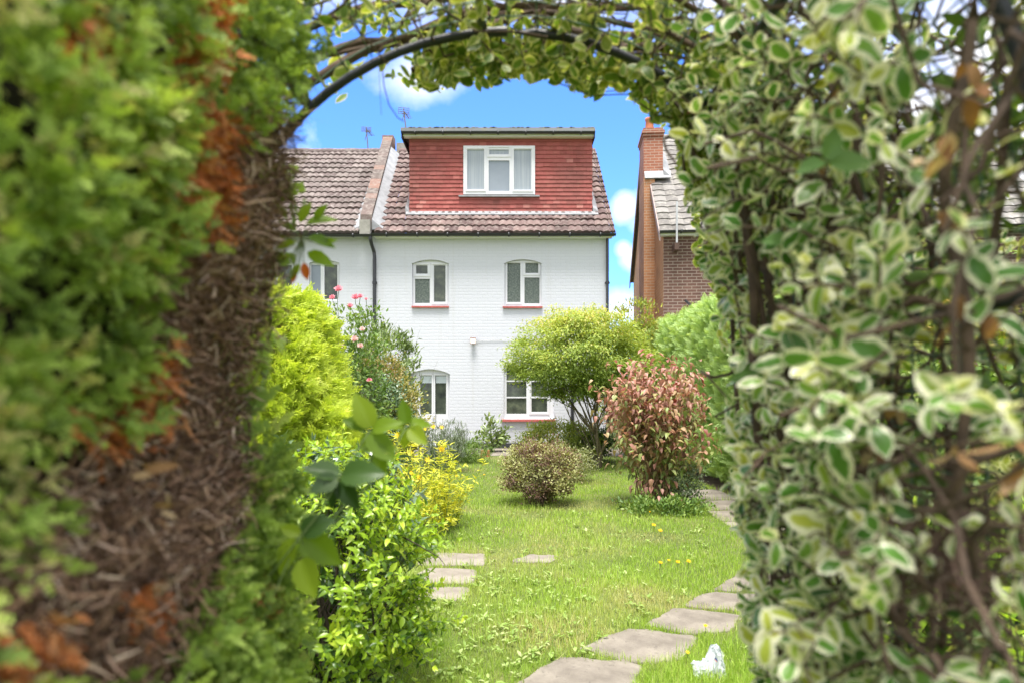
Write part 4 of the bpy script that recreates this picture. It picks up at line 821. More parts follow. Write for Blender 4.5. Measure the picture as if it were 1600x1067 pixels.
# golden conifer on the left
gb = np.array((-2.38, 6.1, 0)); gc_ = thing('golden_conifer', 'bright golden-green feathery conifer behind the dark clipped hedge on the left', 'conifer', gb)
n = 15000; z = .1+2.13*rng.random(n)**.9; R_ = 1.02*np.clip(1-((z-.35)/2.42), .02, 1)**.50*np.where(z < .35, .85+.4*z, 1); a = rng.random(n)*6.283; front = (np.cos(a)*.6-np.sin(a)*.8) > -.35; a = np.where(front, a, a+3.14)
lump = 1+.09*np.sin(5*a+3*z)+.07*np.sin(9*a-7*z)+.05*np.sin(23*z+3*a); rr = R_*lump*(1-.32*rng.random(n)**2); p = gb+np.c_[rr*np.cos(a), rr*np.sin(a), z]; o = np.c_[np.cos(a), np.sin(a), 0*a]
al = o*.85+np.array((0, 0, .6))+rng.normal(0, .45, (n, 3)); nr = np.cross(al, rng.normal(size=(n, 3))); q = np.clip(rng.normal(.45, .25, n)+.2*np.sin(5*a+3*z), 0, 1)
leaves('leaves', f_gold, gc_, T_FEATH, p, al, nr, rng.uniform(.10, .24, n), .8, .3, q, smooth=False)
m = MB(); m.tube([gb, gb+np.array((0, 0, 1.2)), gb+np.array((.03, 0, 1.95))], [.07, .05, .01], 8); m.lathe(gb, [(.7, .1), (.68, .5), (.55, 1.0), (.34, 1.5), (.10, 1.85)], 20); m.build('trunk', plain('conifer_shade', (.07, .075, .015), .95, .4, 9), gc_)  # holds the trunk plus a dark cone standing for shade inside the foliage
# climbing rose
rb_ = np.array((-1.9, 8.0, 0)); ro = shrub('rose_bush', 'tall leggy rose with pink blooms rising above the golden conifer', 'rose', rb_, (-1.88, 8.0, 1.55), (.50, .42, .95), 3300, 110, .07, T_OVAL, .055, f_mid, green_stem, .5, .5, .6, 34, .006, .3, forks=3)
f_pink = foliage('pink_petal', [(0, (.70, .22, .30)), (1, (.82, .40, .46))], .6, .3, tcol=(1.1, .9, .9)); f_pale = foliage('pale_pink_petal', [(0, (.75, .50, .48)), (1, (.85, .68, .64))], .6, .3, tcol=(1.1, .95, .9))
m = MB()
for px, py, r, mt in ((529, 453, .055, f_pink), (519, 466, .04, f_pink), (555, 466, .05, f_pink), (563, 464, .04, f_pink), (547, 479, .04, f_pink), (572, 468, .022, f_pink), (532, 540, .05, f_pale), (554, 531, .05, f_pale), (563, 541, .04, f_pale), (566, 515, .035, f_pale), (577, 594, .035, f_pink)):
    c = Wp(px, py, 7.75); flower_head(ro, 'flower', c, (.1, -.7, .6), r, mt, ((9, 1, .15), (8, .85, .6), (6, .6, 1.6)), leaf_tpl(2, 2, .8, .6, .5, .2, .3)); m.tube(curve(c-np.array((rng.normal(0, .06)-.08, -.2, .45)), c, 0, .02, 6), .004, 4)
m.build('stem', green_stem, ro)
shrub('bay_bush', 'upright bay-like bush with narrow pale green leaves beside the white house door', 'bush', (-2.05, 10.6, 0), (-2.08, 10.6, 1.45), (.66, .55, 1.08), 7500, 170, .075, T_LANCE, .085, f_bay, bark, .5, .9, .55, 22, .008, .55, curl=.2)
shrub('holly_bush', 'blue-green glossy bush in the middle of the left border under the pale roses', 'bush', (-1.72, 8.9, 0), (-1.75, 8.9, .95), (.48, .42, .78), 4500, 110, .07, T_OVAL, .05, f_blue, bark, .6, .3, .7, 16, .007, .6, curl=.3)
shrub('yellow_edged_bush', 'yellow-leaved rounded bush overlapping the left edge of the white house door', 'bush', (-1.58, 9.6, 0), (-1.62, 9.6, .95), (.40, .42, .68), 5500, 120, .065, T_MINI, .05, foliage('cream_gold_leaf', [(0, (.22, .23, .06)), (.5, (.38, .37, .12)), (1, (.52, .46, .22))], .5, .3), bark, .6, .5, .6, 16, .007, .55, clump_tint=.5)
shrub('russet_bush', 'olive and russet bush under the bay-like bush in the left border', 'bush', (-1.8, 9.4, 0), (-1.82, 9.4, 1.45), (.40, .4, .55), 3600, 80, .07, T_MINI, .05, foliage('olive_leaf', [(0, (.13, .14, .03)), (.6, (.26, .25, .06)), (1, (.33, .22, .12))], .5, .3), bark, .6, .4, .6, 12, .006, .5)
# herbaceous border: yellow feathery herbs with yellow daisies
hb = np.array((-1.08, 6.9, 0)); rod = thing('yellow_herb', 'tall thin-leaved yellow herb with yellow daisy flowers spilling over the lawn edge', 'plant', hb); m = MB(); P_, A_, N_ = [], [], []; tips = []
for _ in range(170):
    b = hb+np.array((rng.uniform(-.75, .48), rng.uniform(-.75, .9), 0)); h = rng.uniform(.45, 1.15)*(1-.35*(b[0]-hb[0]+.2)); t = b+np.array((rng.normal(.06, .12), rng.normal(-.03, .10), h)); Pp = curve(b, t, 0, .02, 8); m.tube(Pp, np.linspace(.004, .0015, 8), 4); tips.append(t)
    for i in range(34): s = .18+.82*rng.random(); p = b+(t-b)*s; a = rng.random()*6.28; P_.append(p); A_.append((math.cos(a), math.sin(a), rng.uniform(.0, .9))); N_.append((0, 0, 1))
m.build('stem', green_stem, rod); n = len(P_); leaves('leaves', f_rod, rod, T_LANCE, np.array(P_), np.array(A_), np.array(N_)+rng.normal(0, .3, (n, 3)), rng.uniform(.04, .095, n), .8, .3)
T_RAY = leaf_tpl(2, 2, .30, .6, .5, .08, .05)
for px, py, D_, r in ((690, 702, 7.3, .042), (668, 718, 7.0, .032), (677, 666, 7.4, .03), (690, 667, 7.5, .026), (620, 680, 6.9, .035), (640, 706, 6.6, .03), (655, 745, 6.3, .03), (605, 671, 7.2, .03), (642, 738, 6.3, .02), (578, 705, 6.6, .03), (664, 670, 7.3, .022)):
    c = Wp(px, py, D_); fl_ = flower_head(rod, 'flower', c, (.15, -.8, .5), r, mpetal, ((10, 1, .12),), T_RAY); mm = MB(); mm.tube([np.array((c[0]-.02, c[1]+.05, max(.05, c[2]-.4))), c], .003, 4); mm.build('flower_stem', green_stem, fl_)
shrub('lavender_bush', 'thin grey-green herb in front of the white house door', 'plant', (-1.35, 12, 0), (-1.22, 12.0, .42), (.52, .4, .48), 3800, 110, .055, T_LANCE, .075, f_grey, green_stem, .3, 1.3, .5, 40, .003, .35, wid=.45, forks=3)
shrub('herb_cushion', 'low green herb cushion on the paving left of the loose brick', 'plant', (-.95, 13.4, 0), (-1.0, 13.4, .2), (.55, .35, .26), 3400, 70, .06, T_LANCE, .07, f_mid, green_stem, .4, 1., .5, 20, .003, .4, wid=.6)
shrub('seedling_shrub', 'small upright leafy seedling shrub against the foot of the white wall', 'shrub', (-.48, 15.6, 0), (-.47, 15.6, .38), (.34, .2, .36), 420, 26, .07, T_OVAL, .11, f_bay, green_stem, .7, .6, .5, 14, .006, .4)
bx, bz = xz(757, 712, 14.6); b_ = G(758, 713); m = MB()
m.box(b_+np.array((-.10, -.05, 0)), b_+np.array((.10, .06, .068))); m.box(b_+np.array((-.085, -.045, .071)), b_+np.array((.105, .06, .139))); tag(m.build('loose_bricks', M['terracotta'], None, loc=b_), 'two old bricks stacked at the foot of the white wall', 'bricks')
# glossy shrub near the viewer on the left
gs = np.array((-.86, 3.25, 0)); glo = thing('glossy_shrub', 'dense glossy shrub with lime-yellow young leaves beside the sunken slabs', 'shrub', gs)
def shoots(n, start, dirs, length, pair_gap, tpl, size, mat, parent, stemmat, droop=.3, rnd_c=.5, rnd_s=.25, wid=1., cull=None, pairs=True, sr=.0016, curl=.25, leafup=.55, rndfn=None, lname='leaves'):
    """Short leafy shoots: a thin stem with opposite pairs of leaves."""
    P_, A_, N_, Z_, R_ = [], [], [], [], []; m = MB()
    for i in range(n):
        d = unit(dirs[i]); L = length*rng.uniform(.6, 1.35); k = max(3, int(L/pair_gap)); p = np.array(start[i], float); side = unit(np.cross(d, rng.normal(size=3))); ok = []
        base_r = rng.normal(rnd_c, rnd_s*.6); pts = [p.copy()]
        for j in range(k):
            d = unit(d+np.array((0, 0, -droop*.12))+rng.normal(0, .12, 3)); p = p+d*(L/k); pts.append(p.copy()); s2 = unit(np.cross(d, side)); side = unit(s2+rng.normal(0, .2, 3)); f = .55+.45*math.sin(math.pi*min(1, (j+1)/k*.8+.1))
            for s in ((1, -1) if pairs else (1 if j % 2 else -1,)):
                P_.append(p.copy()); A_.append(side*s+d*.45+np.array((0, 0, -.15))); N_.append(d*.6+np.array((0, 0, leafup))+rng.normal(0, .3, 3)); Z_.append(size*f*rng.uniform(.75, 1.2)); R_.append(base_r+rng.normal(0, rnd_s*.6)+(rndfn(p) if rndfn else 0))
        P_.append(p.copy()); A_.append(d); N_.append(side+np.array((0, 0, .4))); Z_.append(size*.7); R_.append(base_r+.15)
        if cull is None or not cull(np.array(pts)).any(): m.tube(pts, np.linspace(sr*1.3, sr*.6, len(pts)), 4)
    P_, A_, N_, Z_, R_ = (np.array(v) for v in (P_, A_, N_, Z_, R_))
    if cull is not None:
        c_ = P_+unit(A_)*Z_[:, None]*.8; ok = ~(cull(P_) | cull(c_)); P_, A_, N_, Z_, R_ = P_[ok], A_[ok], N_[ok], Z_[ok], R_[ok]
    o = leaves(lname, mat, parent, tpl, P_, A_, N_, Z_, wid, curl, np.clip(R_, 0, 1)); st = m.build('stem', stemmat, parent) if m.n else None
    return o, st
p, o, cc, k = clumps(1080, (-.90, 3.25, .55), (.48, .40, .56), 300, .05, .58, .04)
shoots(1080, p, o*.8+np.array((0, 0, .55))+rng.normal(0, .3, (1080, 3)), .13, .026, T_OVAL, .048, f_gloss, glo, green_stem, .5, .55, .34, .95, rndfn=lambda p: .05-(.25 if snoise(p[0]*9, p[2]*9) > .4 else 0))
limb_mesh('trunk', bark_dark, glo, gs, cc[:40], .010, forks=2)
bs2 = np.array((-1.02, 3.75, 0)); blu = thing('laurel_shrub', 'dark blue-green shiny shrub rising behind the lime-leaved glossy shrub', 'shrub', bs2)
p, o, cc, k = clumps(110, (-1.0, 3.75, .72), (.40, .34, .42), 60, .05, .5, .1)
shoots(110, p, o*.8+np.array((0, 0, .6))+rng.normal(0, .3, (110, 3)), .16, .03, T_LANCE, .095, f_blue, blu, green_stem, .4, .5, .3, 1.25)
limb_mesh('trunk', bark_dark, blu, bs2, cc[:20], .009, forks=2)
# greenery behind the climber on the right, glimpsed through it
for lab, x, y, z, r3, mt, nn in (('bright green loose bush just behind the variegated climber', 2.65, 4.3, .9, (.85, .7, .9), f_mid, 4200), ('yellow-green tall bush to the right behind the variegated climber', 3.3, 5.6, 1.3, (.9, .8, 1.35), f_yel, 5200), ('dark tall bush at far right behind the variegated climber', 4.0, 4.0, 1.6, (.9, .8, 1.6), f_mid, 4500), ('pale bushy plant low behind the variegated climber', 2.1, 3.1, .45, (.55, .5, .5), f_gloss, 2200)):
    shrub('garden_bush', lab, 'bush', (x, y, 0), (x, y, z), r3, nn, 110, .11, T_OVAL, .095, mt, bark, .5, .5, .6, 14, .012, .5, 'bushes behind the variegated climber')

# ------------------------------------------------------------------ garden arch with its net
AX, AZ, AB, AC = .60, 1.684, .568, -.01
def archpt(th, y, off=0.0):      # th 0 right springing .. pi left springing
    return np.array((AC+(AX+off)*math.cos(th), y, AZ+(AB+off)*math.sin(th)))
arch = thing('garden_arch', 'black tubular metal garden arch carrying green plastic netting and overgrown with climber', 'garden arch', (0, 1.1, 0))
steel = plain('black_coated_tube', (.014, .017, .024), .38, .25, 20, bmp=.2)
for y in (1.45, .75):
    m = MB(); pts = [(AC+AX, y, z) for z in (-.02, .6, 1.1, 1.5)]+[archpt(t, y) for t in np.linspace(0, math.pi, 33)]+[(AC-AX, y, z) for z in (1.5, 1.1, .6, -.02)]
    m.tube(pts, .0098, 10)
    for t in (.75, 1.57, 2.4): q = archpt(t, y); q2 = archpt(t+.07, y); m.tube([q, q2], .0108, 10)
    m.build('hoop', steel, arch, True)
tubeg = plain('green_grey_tube', (.10, .13, .10), .45, .2, 20, bmp=.2)
for t, mt in ((1.66, tubeg), (.80, steel), (2.34, steel)):
    m = MB(); m.tube([archpt(t, .55, .02), archpt(t, 1.0, .02), archpt(t, 1.47, .013)], .0085, 8); m.tube([archpt(t, 1.44, .013), archpt(t, 1.47, .013)], .0115, 8); m.build('rail', mt, arch, True)
for x in (AC+AX, AC-AX):
    for z in (.45, 1.0, 1.6): m = MB(); m.tube([(x, .72, z), (x, 1.48, z)], .008, 8); m.build('rail', steel, arch, True)
m = MB(); per = [(AC+AX+.014, z) for z in np.arange(.06, 1.68, .055)]
netths = np.linspace(0, math.pi, 33)
for y in np.arange(.70, 1.46, .055):
    m.tube([(AC+AX+.014, y, .05), (AC+AX+.018, y+.01, .9), (AC+AX+.014, y, 1.66)]+[archpt(t, y+.006*math.sin(9*t+y*30), .014) for t in netths]+[(AC-AX-.014, y, 1.5)], .0017, 4)
for x, z in per: m.tube([(x+.004*math.sin(40*y_+z*9), y_, z+.004*math.sin(30*y_)) for y_ in np.linspace(.70, 1.45, 7)], .0017, 4)
for t in netths: m.tube([archpt(t+.008*math.sin(30*y_), y_, .014) for y_ in np.linspace(.62, 1.45, 9)], .0019, 4)
m.build('net', plain('green_net', (.085, .15, .10), .5, .2, 30, bmp=0), arch, True)

# ------------------------------------------------------------------ variegated climber over the arch
OPEN = np.array([(470, 215), (500, 190), (520, 165), (560, 140), (600, 118), (640, 138), (690, 142), (720, 126), (760, 136), (800, 128), (840, 124), (880, 132), (905, 150), (935, 150), (960, 132), (1000, 165), (1020, 190), (1045, 200), (1062, 235), (1052, 265), (1080, 290), (1068, 330), (1085, 360), (1080, 400), (1100, 430), (1128, 470), (1108, 500), (1130, 540), (1150, 580), (1132, 620), (1126, 680), (1142, 720), (1136, 770), (1146, 830), (1160, 870), (1150, 930), (1168, 1000), (1175, 1120), (400, 1120), (400, 215)], float)
def cull(P):
    P = np.atleast_2d(P); px, py = proj(P); r = inpoly(px, py, OPEN); near = (P[:, 1] < .42) | ((np.abs(P[:, 0]) < .27*np.clip(P[:, 1]/.6, .6, 1)) & (P[:, 1] < .8)); return r | near | ((px > 440) & (px < 640) & (py > 40) & (py < 215) & (np.sin(P[:, 0]*131+P[:, 2]*97) > -.2))
f_eu = foliage('variegated_leaf', [(0, (.05, .14, .02)), (.4, (.11, .26, .035)), (.75, (.24, .42, .06)), (1, (.48, .52, .08))], .34, .40, edge=(.84, .83, .64), edge_at=(.46, .70), spec=.5, tcol=(1.15, 1.15, .7))
f_eu_top = foliage('variegated_leaf_green', [(0, (.08, .15, .02)), (.5, (.14, .23, .03)), (1, (.30, .34, .05))], .4, .5, edge=(.56, .57, .26), edge_at=(.55, .9), spec=.4, tcol=(1.3, 1.25, .6))
cl = thing('variegated_climber', 'cream-edged evergreen climber smothering the right side and top of the metal arch', 'climber', (.6, 1.15, 0))
vine = plain('vine_bark', (.10, .066, .045), .85, .45, 35, bmp=.7)
def xr(y, z): return np.interp(y, [.45, .6, .9, 1.2, 1.75], [.335, .37, .40, .42, .42])+np.clip(2.0-z, 0, 1.2)*.10*np.clip((y-.8)/.6, 0, 1)
TANGLE = []
n = 470; y = .48+1.27*rng.random(n)**1.05; z = .70+1.80*rng.random(n); kc = rng.integers(0, 85, n-70); cy_, cz_ = .5+1.25*rng.random(85), .7+1.75*rng.random(85); y[70:] = .2*y[70:]+.8*cy_[kc]+rng.normal(0, .035, n-70); z[70:] = .2*z[70:]+.8*cz_[kc]+rng.normal(0, .05, n-70); y = np.maximum(y, .46); y[:70] = rng.uniform(1.3, 1.75, 70); z[:70] = rng.uniform(.6, 1.7, 70); x = xr(y, z)+.01+rng.exponential(.10, n)
st = np.c_[x, y, z]; di = np.c_[-rng.uniform(.0, 1.0, n), rng.normal(-.1, .5, n), rng.normal(.25, .55, n)]
pk = rng.permutation(n); h1, h2 = pk[:n//2], pk[n//2:]
shoots(len(h1), st[h1], di[h1], .13, .026, T_EUON, .037, f_eu, cl, vine, .4, .5, .5, 1.0, cull, curl=.35, leafup=.35, sr=.0024)
shoots(len(h2), st[h2], di[h2], .12, .025, T_EUON2, .035, f_eu, cl, vine, .6, .55, .5, 1.0, cull, curl=.4, leafup=.2, sr=.0024)
n = 980; y = 1.43+.80*rng.random(n)-.35*(rng.random(n) < .24); th = rng.uniform(.05, 3.0, n); off = .025+rng.exponential(.085, n); st = np.array([archpt(t, yy, o_) for t, yy, o_ in zip(th, y, off)])
di = rng.normal(0, .7, (n, 3))+np.array((0, .1, -.15)); shoots(n, st, di, .13, .030, T_EUON, .040, f_eu_top, cl, vine, .8, .5, .4, .95, cull, curl=.2, leafup=.5, sr=.0018)
n = 70; y = rng.uniform(.8, 1.4, n); z = rng.uniform(.8, 2.1, n); st = np.c_[xr(y, z)+rng.uniform(.0, .06, n), y, z]; di = np.c_[-rng.uniform(0, .9, n), rng.normal(-.2, .5, n), rng.normal(.2, .5, n)]
shoots(n, st, di, .15, .036, T_EUON, .047, f_eu, cl, vine, .5, .55, .5, 1.0, cull, curl=.4, leafup=.3, sr=.0024)
for _ in range(46):
    yy, zz = rng.uniform(.75, 1.6), rng.uniform(.7, 2.2); a = np.array((xr(yy, zz)+rng.uniform(.05, .2), yy, zz)); b = a+rng.normal(0, .22, 3)*np.array((.4, 1, 1))
    if not cull(np.array([a, b, (a+b)/2])).any(): TANGLE.append((a, b))
# outer layer, seen from inside against the light
n = 190; y = rng.uniform(.6, 2.0, n); z = rng.uniform(.5, 2.45, n); x = .80+.35*rng.random(n); st = np.c_[x, y, z]; di = rng.normal(0, .7, (n, 3))
shoots(n, st, di, .15, .03, T_OVAL, .046, f_eu_top, cl, vine, .4, .6, .4, 1.0, cull, curl=.2, leafup=.5, sr=.0016)
n = 230; y = rng.uniform(.5, 1.25, n); z = rng.uniform(1.0, 2.3, n); x = rng.uniform(.56, .95, n); st = np.c_[x, y, z]; di = rng.normal(0, .7, (n, 3))
shoots(n, st, di, .15, .028, T_OVAL, .045, f_mid, cl, vine, .4, .4, .4, 1.0, cull, curl=.3, leafup=.4, sr=.0016)
# hanging fringe below the hoop, on the far side
n = 260; y = rng.uniform(1.48, 1.9, n); th = rng.uniform(.35, 2.25, n); st = np.array([archpt(t, yy, .07*rng.random()) for t, yy in zip(th, y)]); di = np.c_[rng.normal(0, .5, n), rng.normal(.1, .4, n), -rng.uniform(.2, .9, n)]
shoots(n, st, di, .09, .026, T_EUON, .043, f_eu_top, cl, vine, 1.0, .5, .4, 1.0, cull, curl=.2, leafup=.5, sr=.0014)
# woody stems
m = MB()
def woody(pts, r0, r1, wob=.012, k=16, n_=7):
    P = np.array(pts, float); t = np.linspace(0, 1, len(P)); tt = np.linspace(0, 1, k); Q = np.stack([np.interp(tt, t, P[:, i]) for i in range(3)], 1); ph = rng.random(3)*6
    Q += wob*np.stack([np.sin(9*tt+ph[0]), np.sin(11*tt+ph[1]), np.sin(13*tt+ph[2])*.5], 1); m.tube(Q, np.linspace(r0, r1, k)*(1+.12*np.sin(17*tt+ph[1])), n_)
for (bx_, by_, tx, ty, r) in ((.56, 1.46, .47, 1.47, .015), (.60, 1.40, .52, 1.36, .012), (.575, 1.32, .50, 1.22, .011), (.63, 1.25, .55, 1.20, .013), (.58, 1.15, .55, 1.10, .008), (.66, 1.1, .56, 1.0, .012), (.62, 1.58, .50, 1.62, .009), (.58, 1.52, .52, 1.55, .006)):
    woody([(bx_+.07, by_, -.01), (bx_+.05, by_+.02, .6), (tx+.08, (by_+ty)/2, 1.2), (tx+.03, ty, 1.75), (tx-.02, ty+.03, 2.1), (tx-.25, ty+.06, 2.27)], r*(.5 if by_ < 1.12 else .9), r*(.3 if by_ < 1.12 else .5), .035 if by_ < 1.12 else .02, 30)
for pts, r in ((((1158, 290), (1168, 450), (1186, 600), (1192, 860)), .0085), (((1204, 200), (1200, 420), (1214, 700), (1222, 1040)), .0075), (((1236, 160), (1252, 400), (1246, 700), (1262, 1000)), .008), (((1150, 265), (1186, 470), (1232, 700), (1246, 930)), .006), (((1290, 300), (1276, 560), (1284, 920)), .007), (((1210, -20), (1222, 90), (1208, 230)), .013), (((1180, 560), (1200, 760), (1252, 900)), .005), (((1320, 520), (1302, 700), (1330, 980)), .006), (((1172, 700), (1186, 830), (1181, 1000)), .004), (((1228, 560), (1262, 680), (1300, 840)), .0045)):
    woody([Wp(px, py, 1.24+.03*math.sin(px*.37)) for px, py in pts], r, r*.8, .008, 22)
woody([Wp(1178, 395, 1.25), Wp(1215, 440, 1.2), Wp(1275, 462, 1.15), Wp(1370, 450, 1.08), Wp(1450, 430, 1.0)], .010, .009, .004)
woody([Wp(1270, 600, 1.0), Wp(1320, 720, .98), Wp(1345, 860, .98), Wp(1420, 1000, .98)], .010, .008, .004)
woody([Wp(1310, 560, .9), Wp(1420, 470, .86), Wp(1500, 480, .84)], .006, .005, .004); woody([Wp(1290, 500, 1.1), Wp(1330, 300, 1.1), Wp(1335, 100, 1.1)], .007, .006, .006)
woody([Wp(1390, 870, .75), Wp(1480, 760, .72), Wp(1590, 690, .66)], .006, .004, .006); woody([Wp(1500, 40, .7), Wp(1490, 250, .72), Wp(1505, 450, .74), Wp(1490, 700, .74), Wp(1510, 900, .74)], .006, .007, .008)
woody([Wp(1210, -40, 1.5), Wp(1218, 80, 1.5), Wp(1205, 190, 1.5), Wp(1240, 330, 1.48)], .014, .011, .006)
for pts, r in (((( 455, 165), (560, 95), (660, 62), (745, 30), (860, 15)), .011), (((450, 128), (560, 80), (690, 75), (830, 35), (960, 45), (1090, 70)), .009), (((470, 60), (600, 20), (740, 8), (900, -5)), .010), (((640, 125), (720, 85), (820, 80), (930, 70), (1060, 72), (1180, 60)), .008), (((480, 105), (540, 92), (640, 88), (700, 60)), .006), (((760, 40), (850, 25), (960, 28), (1080, 10), (1200, -10)), .010), (((880, 60), (970, 85), (1060, 90), (1160, 85)), .011), (((700, 110), (790, 105), (860, 90), (930, 92)), .004), (((590, 95), (640, 40), (700, -10)), .005), (((1010, 95), (1060, 180), (1090, 260)), .004), (((1120, 100), (1170, 200), (1190, 300)), .005)):
    woody([Wp(px, py-14, 1.60+.05*math.sin(px*.01)) for px, py in pts], r, r*.7, .006, 20, 6)
for a, b in TANGLE: m.tube(curve(a, b, rng.normal(0, .06), .05, 10), np.linspace(rng.uniform(.003, .0065), .002, 10), 6)
for _ in range(330):     # side twigs among the leaves overhead
    a = archpt(rng.uniform(.1, 3.0), rng.uniform(1.15, 1.9), rng.uniform(0, .18)); b = a+rng.normal(0, .10, 3)*np.array((1.4, .8, .5))
    if not cull(np.array([a, b, (a+b)/2])).any(): m.tube(curve(a, b, 0, .015, 5), rng.uniform(.001, .0032), 4)
for _ in range(620):
    yy = rng.uniform(.5, 1.7); zz = rng.uniform(.7, 2.4); a = np.array((xr(yy, zz)+rng.uniform(.02, .3), yy, zz)); b = a+rng.normal(0, .12, 3)
    if not cull(np.array([a, b, (a+b)/2])).any(): m.tube(curve(a, b, 0, .02, 5), rng.uniform(.001, .004), 4)
m.tube([Wp(597, 105, 1.5), Wp(600, 135, 1.5), Wp(608, 165, 1.5), Wp(622, 185, 1.5), Wp(631, 190, 1.5)], .0012, 4); m.tube([Wp(592, 100, 1.5), Wp(594, 150, 1.5), Wp(596, 180, 1.5)], .0005, 4)
m.build('stem', vine, cl, True)
# withered leaves caught in the climber
f_tan = foliage('withered_leaf', [(0, (.22, .11, .05)), (.5, (.36, .21, .10)), (1, (.48, .36, .23))], .7, .3, spec=.2)
c = [(1505, 110, .62), (1520, 140, .62), (1480, 220, .6), (1440, 240, .62), (1500, 480, .62), (1530, 490, .6), (1570, 690, .6), (1590, 720, .6), (1500, 690, .64), (1375, 700, .85), (1160, 150, 1.5), (1090, 160, 1.5), (1310, 150, 1.1), (1280, 260, 1.1), (1390, 640, .85), (1440, 860, .8), (1520, 1055, .7), (1130, 90, 1.5), (1400, 120, .9), (1470, 330, .7)]
P_ = np.array([Wp(*v)+rng.normal(0, .006, 3) for v in c for _ in range(2)]); leaves('dead_leaves', f_tan, cl, T_OVAL, P_, np.c_[rng.normal(0, .5, len(P_)), rng.normal(0, .4, len(P_)), -np.ones(len(P_))], np.c_[rng.normal(-.3, .4, len(P_)), -np.ones(len(P_)), rng.normal(.3, .4, len(P_))], rng.uniform(.022, .038, len(P_)), 1., .7)
m = MB()
for _ in range(280):
    a = Wp(rng.normal(1470, 55), rng.normal(890, 45), rng.uniform(.72, .86)); b = a+rng.normal(0, .045, 3); m.tube(curve(a, b, .01, .012, 5), rng.uniform(.0006, .0016), 3)
m.build('dead_twigs', plain('dead_brown_twig', (.12, .075, .06), .9, .35, 60), cl)

# ------------------------------------------------------------------ dark clipped hedge on the left of the arch, with a dead hollow
hl = thing('cypress_hedge', 'close conifer hedge at far left with a brown dead hollow and rusty sprays', 'hedge', (-.8, .8, 0))
def xin(y, z): return np.interp(z, [.6, 1.0, 1.2, 1.34, 1.40, 1.5, 1.6, 1.75, 2.0, 2.3], [-.37, -.372, -.385, -.405, -.445, -.432, -.415, -.372, -.352, -.38])+.016*snoise(y*9, z*9)-.034*np.clip(y/1.0, .3, 1.2)
def HT(y): return np.interp(y, [0, .7, 1.0, 1.25], [1.86, 1.92, 2.12, 2.30])
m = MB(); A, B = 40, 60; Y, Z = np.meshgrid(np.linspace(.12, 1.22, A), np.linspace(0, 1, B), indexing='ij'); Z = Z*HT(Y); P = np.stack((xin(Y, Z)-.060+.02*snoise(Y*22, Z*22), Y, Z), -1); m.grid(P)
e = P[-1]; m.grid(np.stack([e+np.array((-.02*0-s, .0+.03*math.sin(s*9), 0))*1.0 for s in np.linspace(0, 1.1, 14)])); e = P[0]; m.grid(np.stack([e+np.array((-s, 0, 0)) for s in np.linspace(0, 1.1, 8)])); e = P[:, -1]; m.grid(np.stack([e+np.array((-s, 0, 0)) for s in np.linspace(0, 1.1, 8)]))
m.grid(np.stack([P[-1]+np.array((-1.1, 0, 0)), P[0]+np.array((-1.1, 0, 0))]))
m.build('trunk', plain('hedge_heart_shade', (.014, .011, .008), .95, .5, 30, bmp=.8), hl)  # near-black inner body, not a trunk; gives the gaps their deep shade
BROWN = np.array([(440, 130), (485, 190), (480, 330), (450, 480), (412, 640), (405, 770), (372, 850), (325, 930), (285, 1000), (262, 1100), (20, 1100), (-30, 960), (10, 850), (80, 770), (175, 700), (205, 600), (222, 520), (250, 420), (275, 370), (335, 330), (352, 220)], float)
RUST = [np.array(p, float) for p in ([(262, 170), (352, 165), (358, 330), (330, 375), (255, 340)], [(300, -30), (352, -30), (335, 115), (285, 130)], [(115, 20), (190, 30), (180, 100), (120, 90)], [(240, 560), (275, 540), (265, 640), (180, 700), (100, 660), (200, 620)], [(0, 1000), (100, 960), (90, 1010), (0, 1060)], [(200, 930), (240, 900), (230, 1000)], [(370, 930), (430, 900), (420, 990)])]
n = 50000; y = .36+.90*rng.random(n)**.8; z = .62+(HT(y)-.58)*rng.random(n); x = xin(y, z)+rng.normal(0, .010, n); P = np.c_[x, y, z]; px, py = proj(P)
jx, jy = px+rng.normal(0, 14, n), py+rng.normal(0, 14, n)
br = inpoly(jx, jy, BROWN); ru = np.zeros(n, bool)
for r_ in RUST: ru |= inpoly(jx, jy, r_)
ru &= rng.random(n) < .95
f_cy = foliage('cypress_leaf', [(0, (.035, .09, .022)), (.35, (.11, .22, .045)), (.62, (.32, .48, .10)), (.93, (.62, .76, .20)), (1, (.62, .50, .28))], .5, .35, spec=.3, tcol=(1.2, 1.2, .5), tipcol=(.50, .64, .15))
T_SMALL = spray_tpl(4, .55, .10)
thin = rng.random(n) < .62*np.clip((px-170)/160, 0, 1)*np.clip((760-py)/200, 0, 1)
gap = (snoise(y*20, z*20, 1.0)+.5*snoise(y*47+3, z*41)+rng.normal(0, .2, n)) < -.06; gap |= thin
g_ = ~br & ~ru & ~gap; o = np.array((1., -.25, .25)); ng = g_.sum()
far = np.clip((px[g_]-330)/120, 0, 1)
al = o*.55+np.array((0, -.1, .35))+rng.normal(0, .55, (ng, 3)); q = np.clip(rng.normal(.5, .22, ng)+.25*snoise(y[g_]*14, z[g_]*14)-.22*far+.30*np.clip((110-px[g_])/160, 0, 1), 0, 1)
Kc = 1150; ci = rng.permutation(ng)[:Kc]; cc = P[g_][ci]+np.c_[rng.normal(.006, .014, Kc), np.zeros((Kc, 2))]; ki = rng.integers(0, Kc, ng); rad_ = .0090*(cc[:, 1]/.6)**.5; dv = rng.normal(0, 1, (ng, 3)); loose = rng.random(ng) < .05
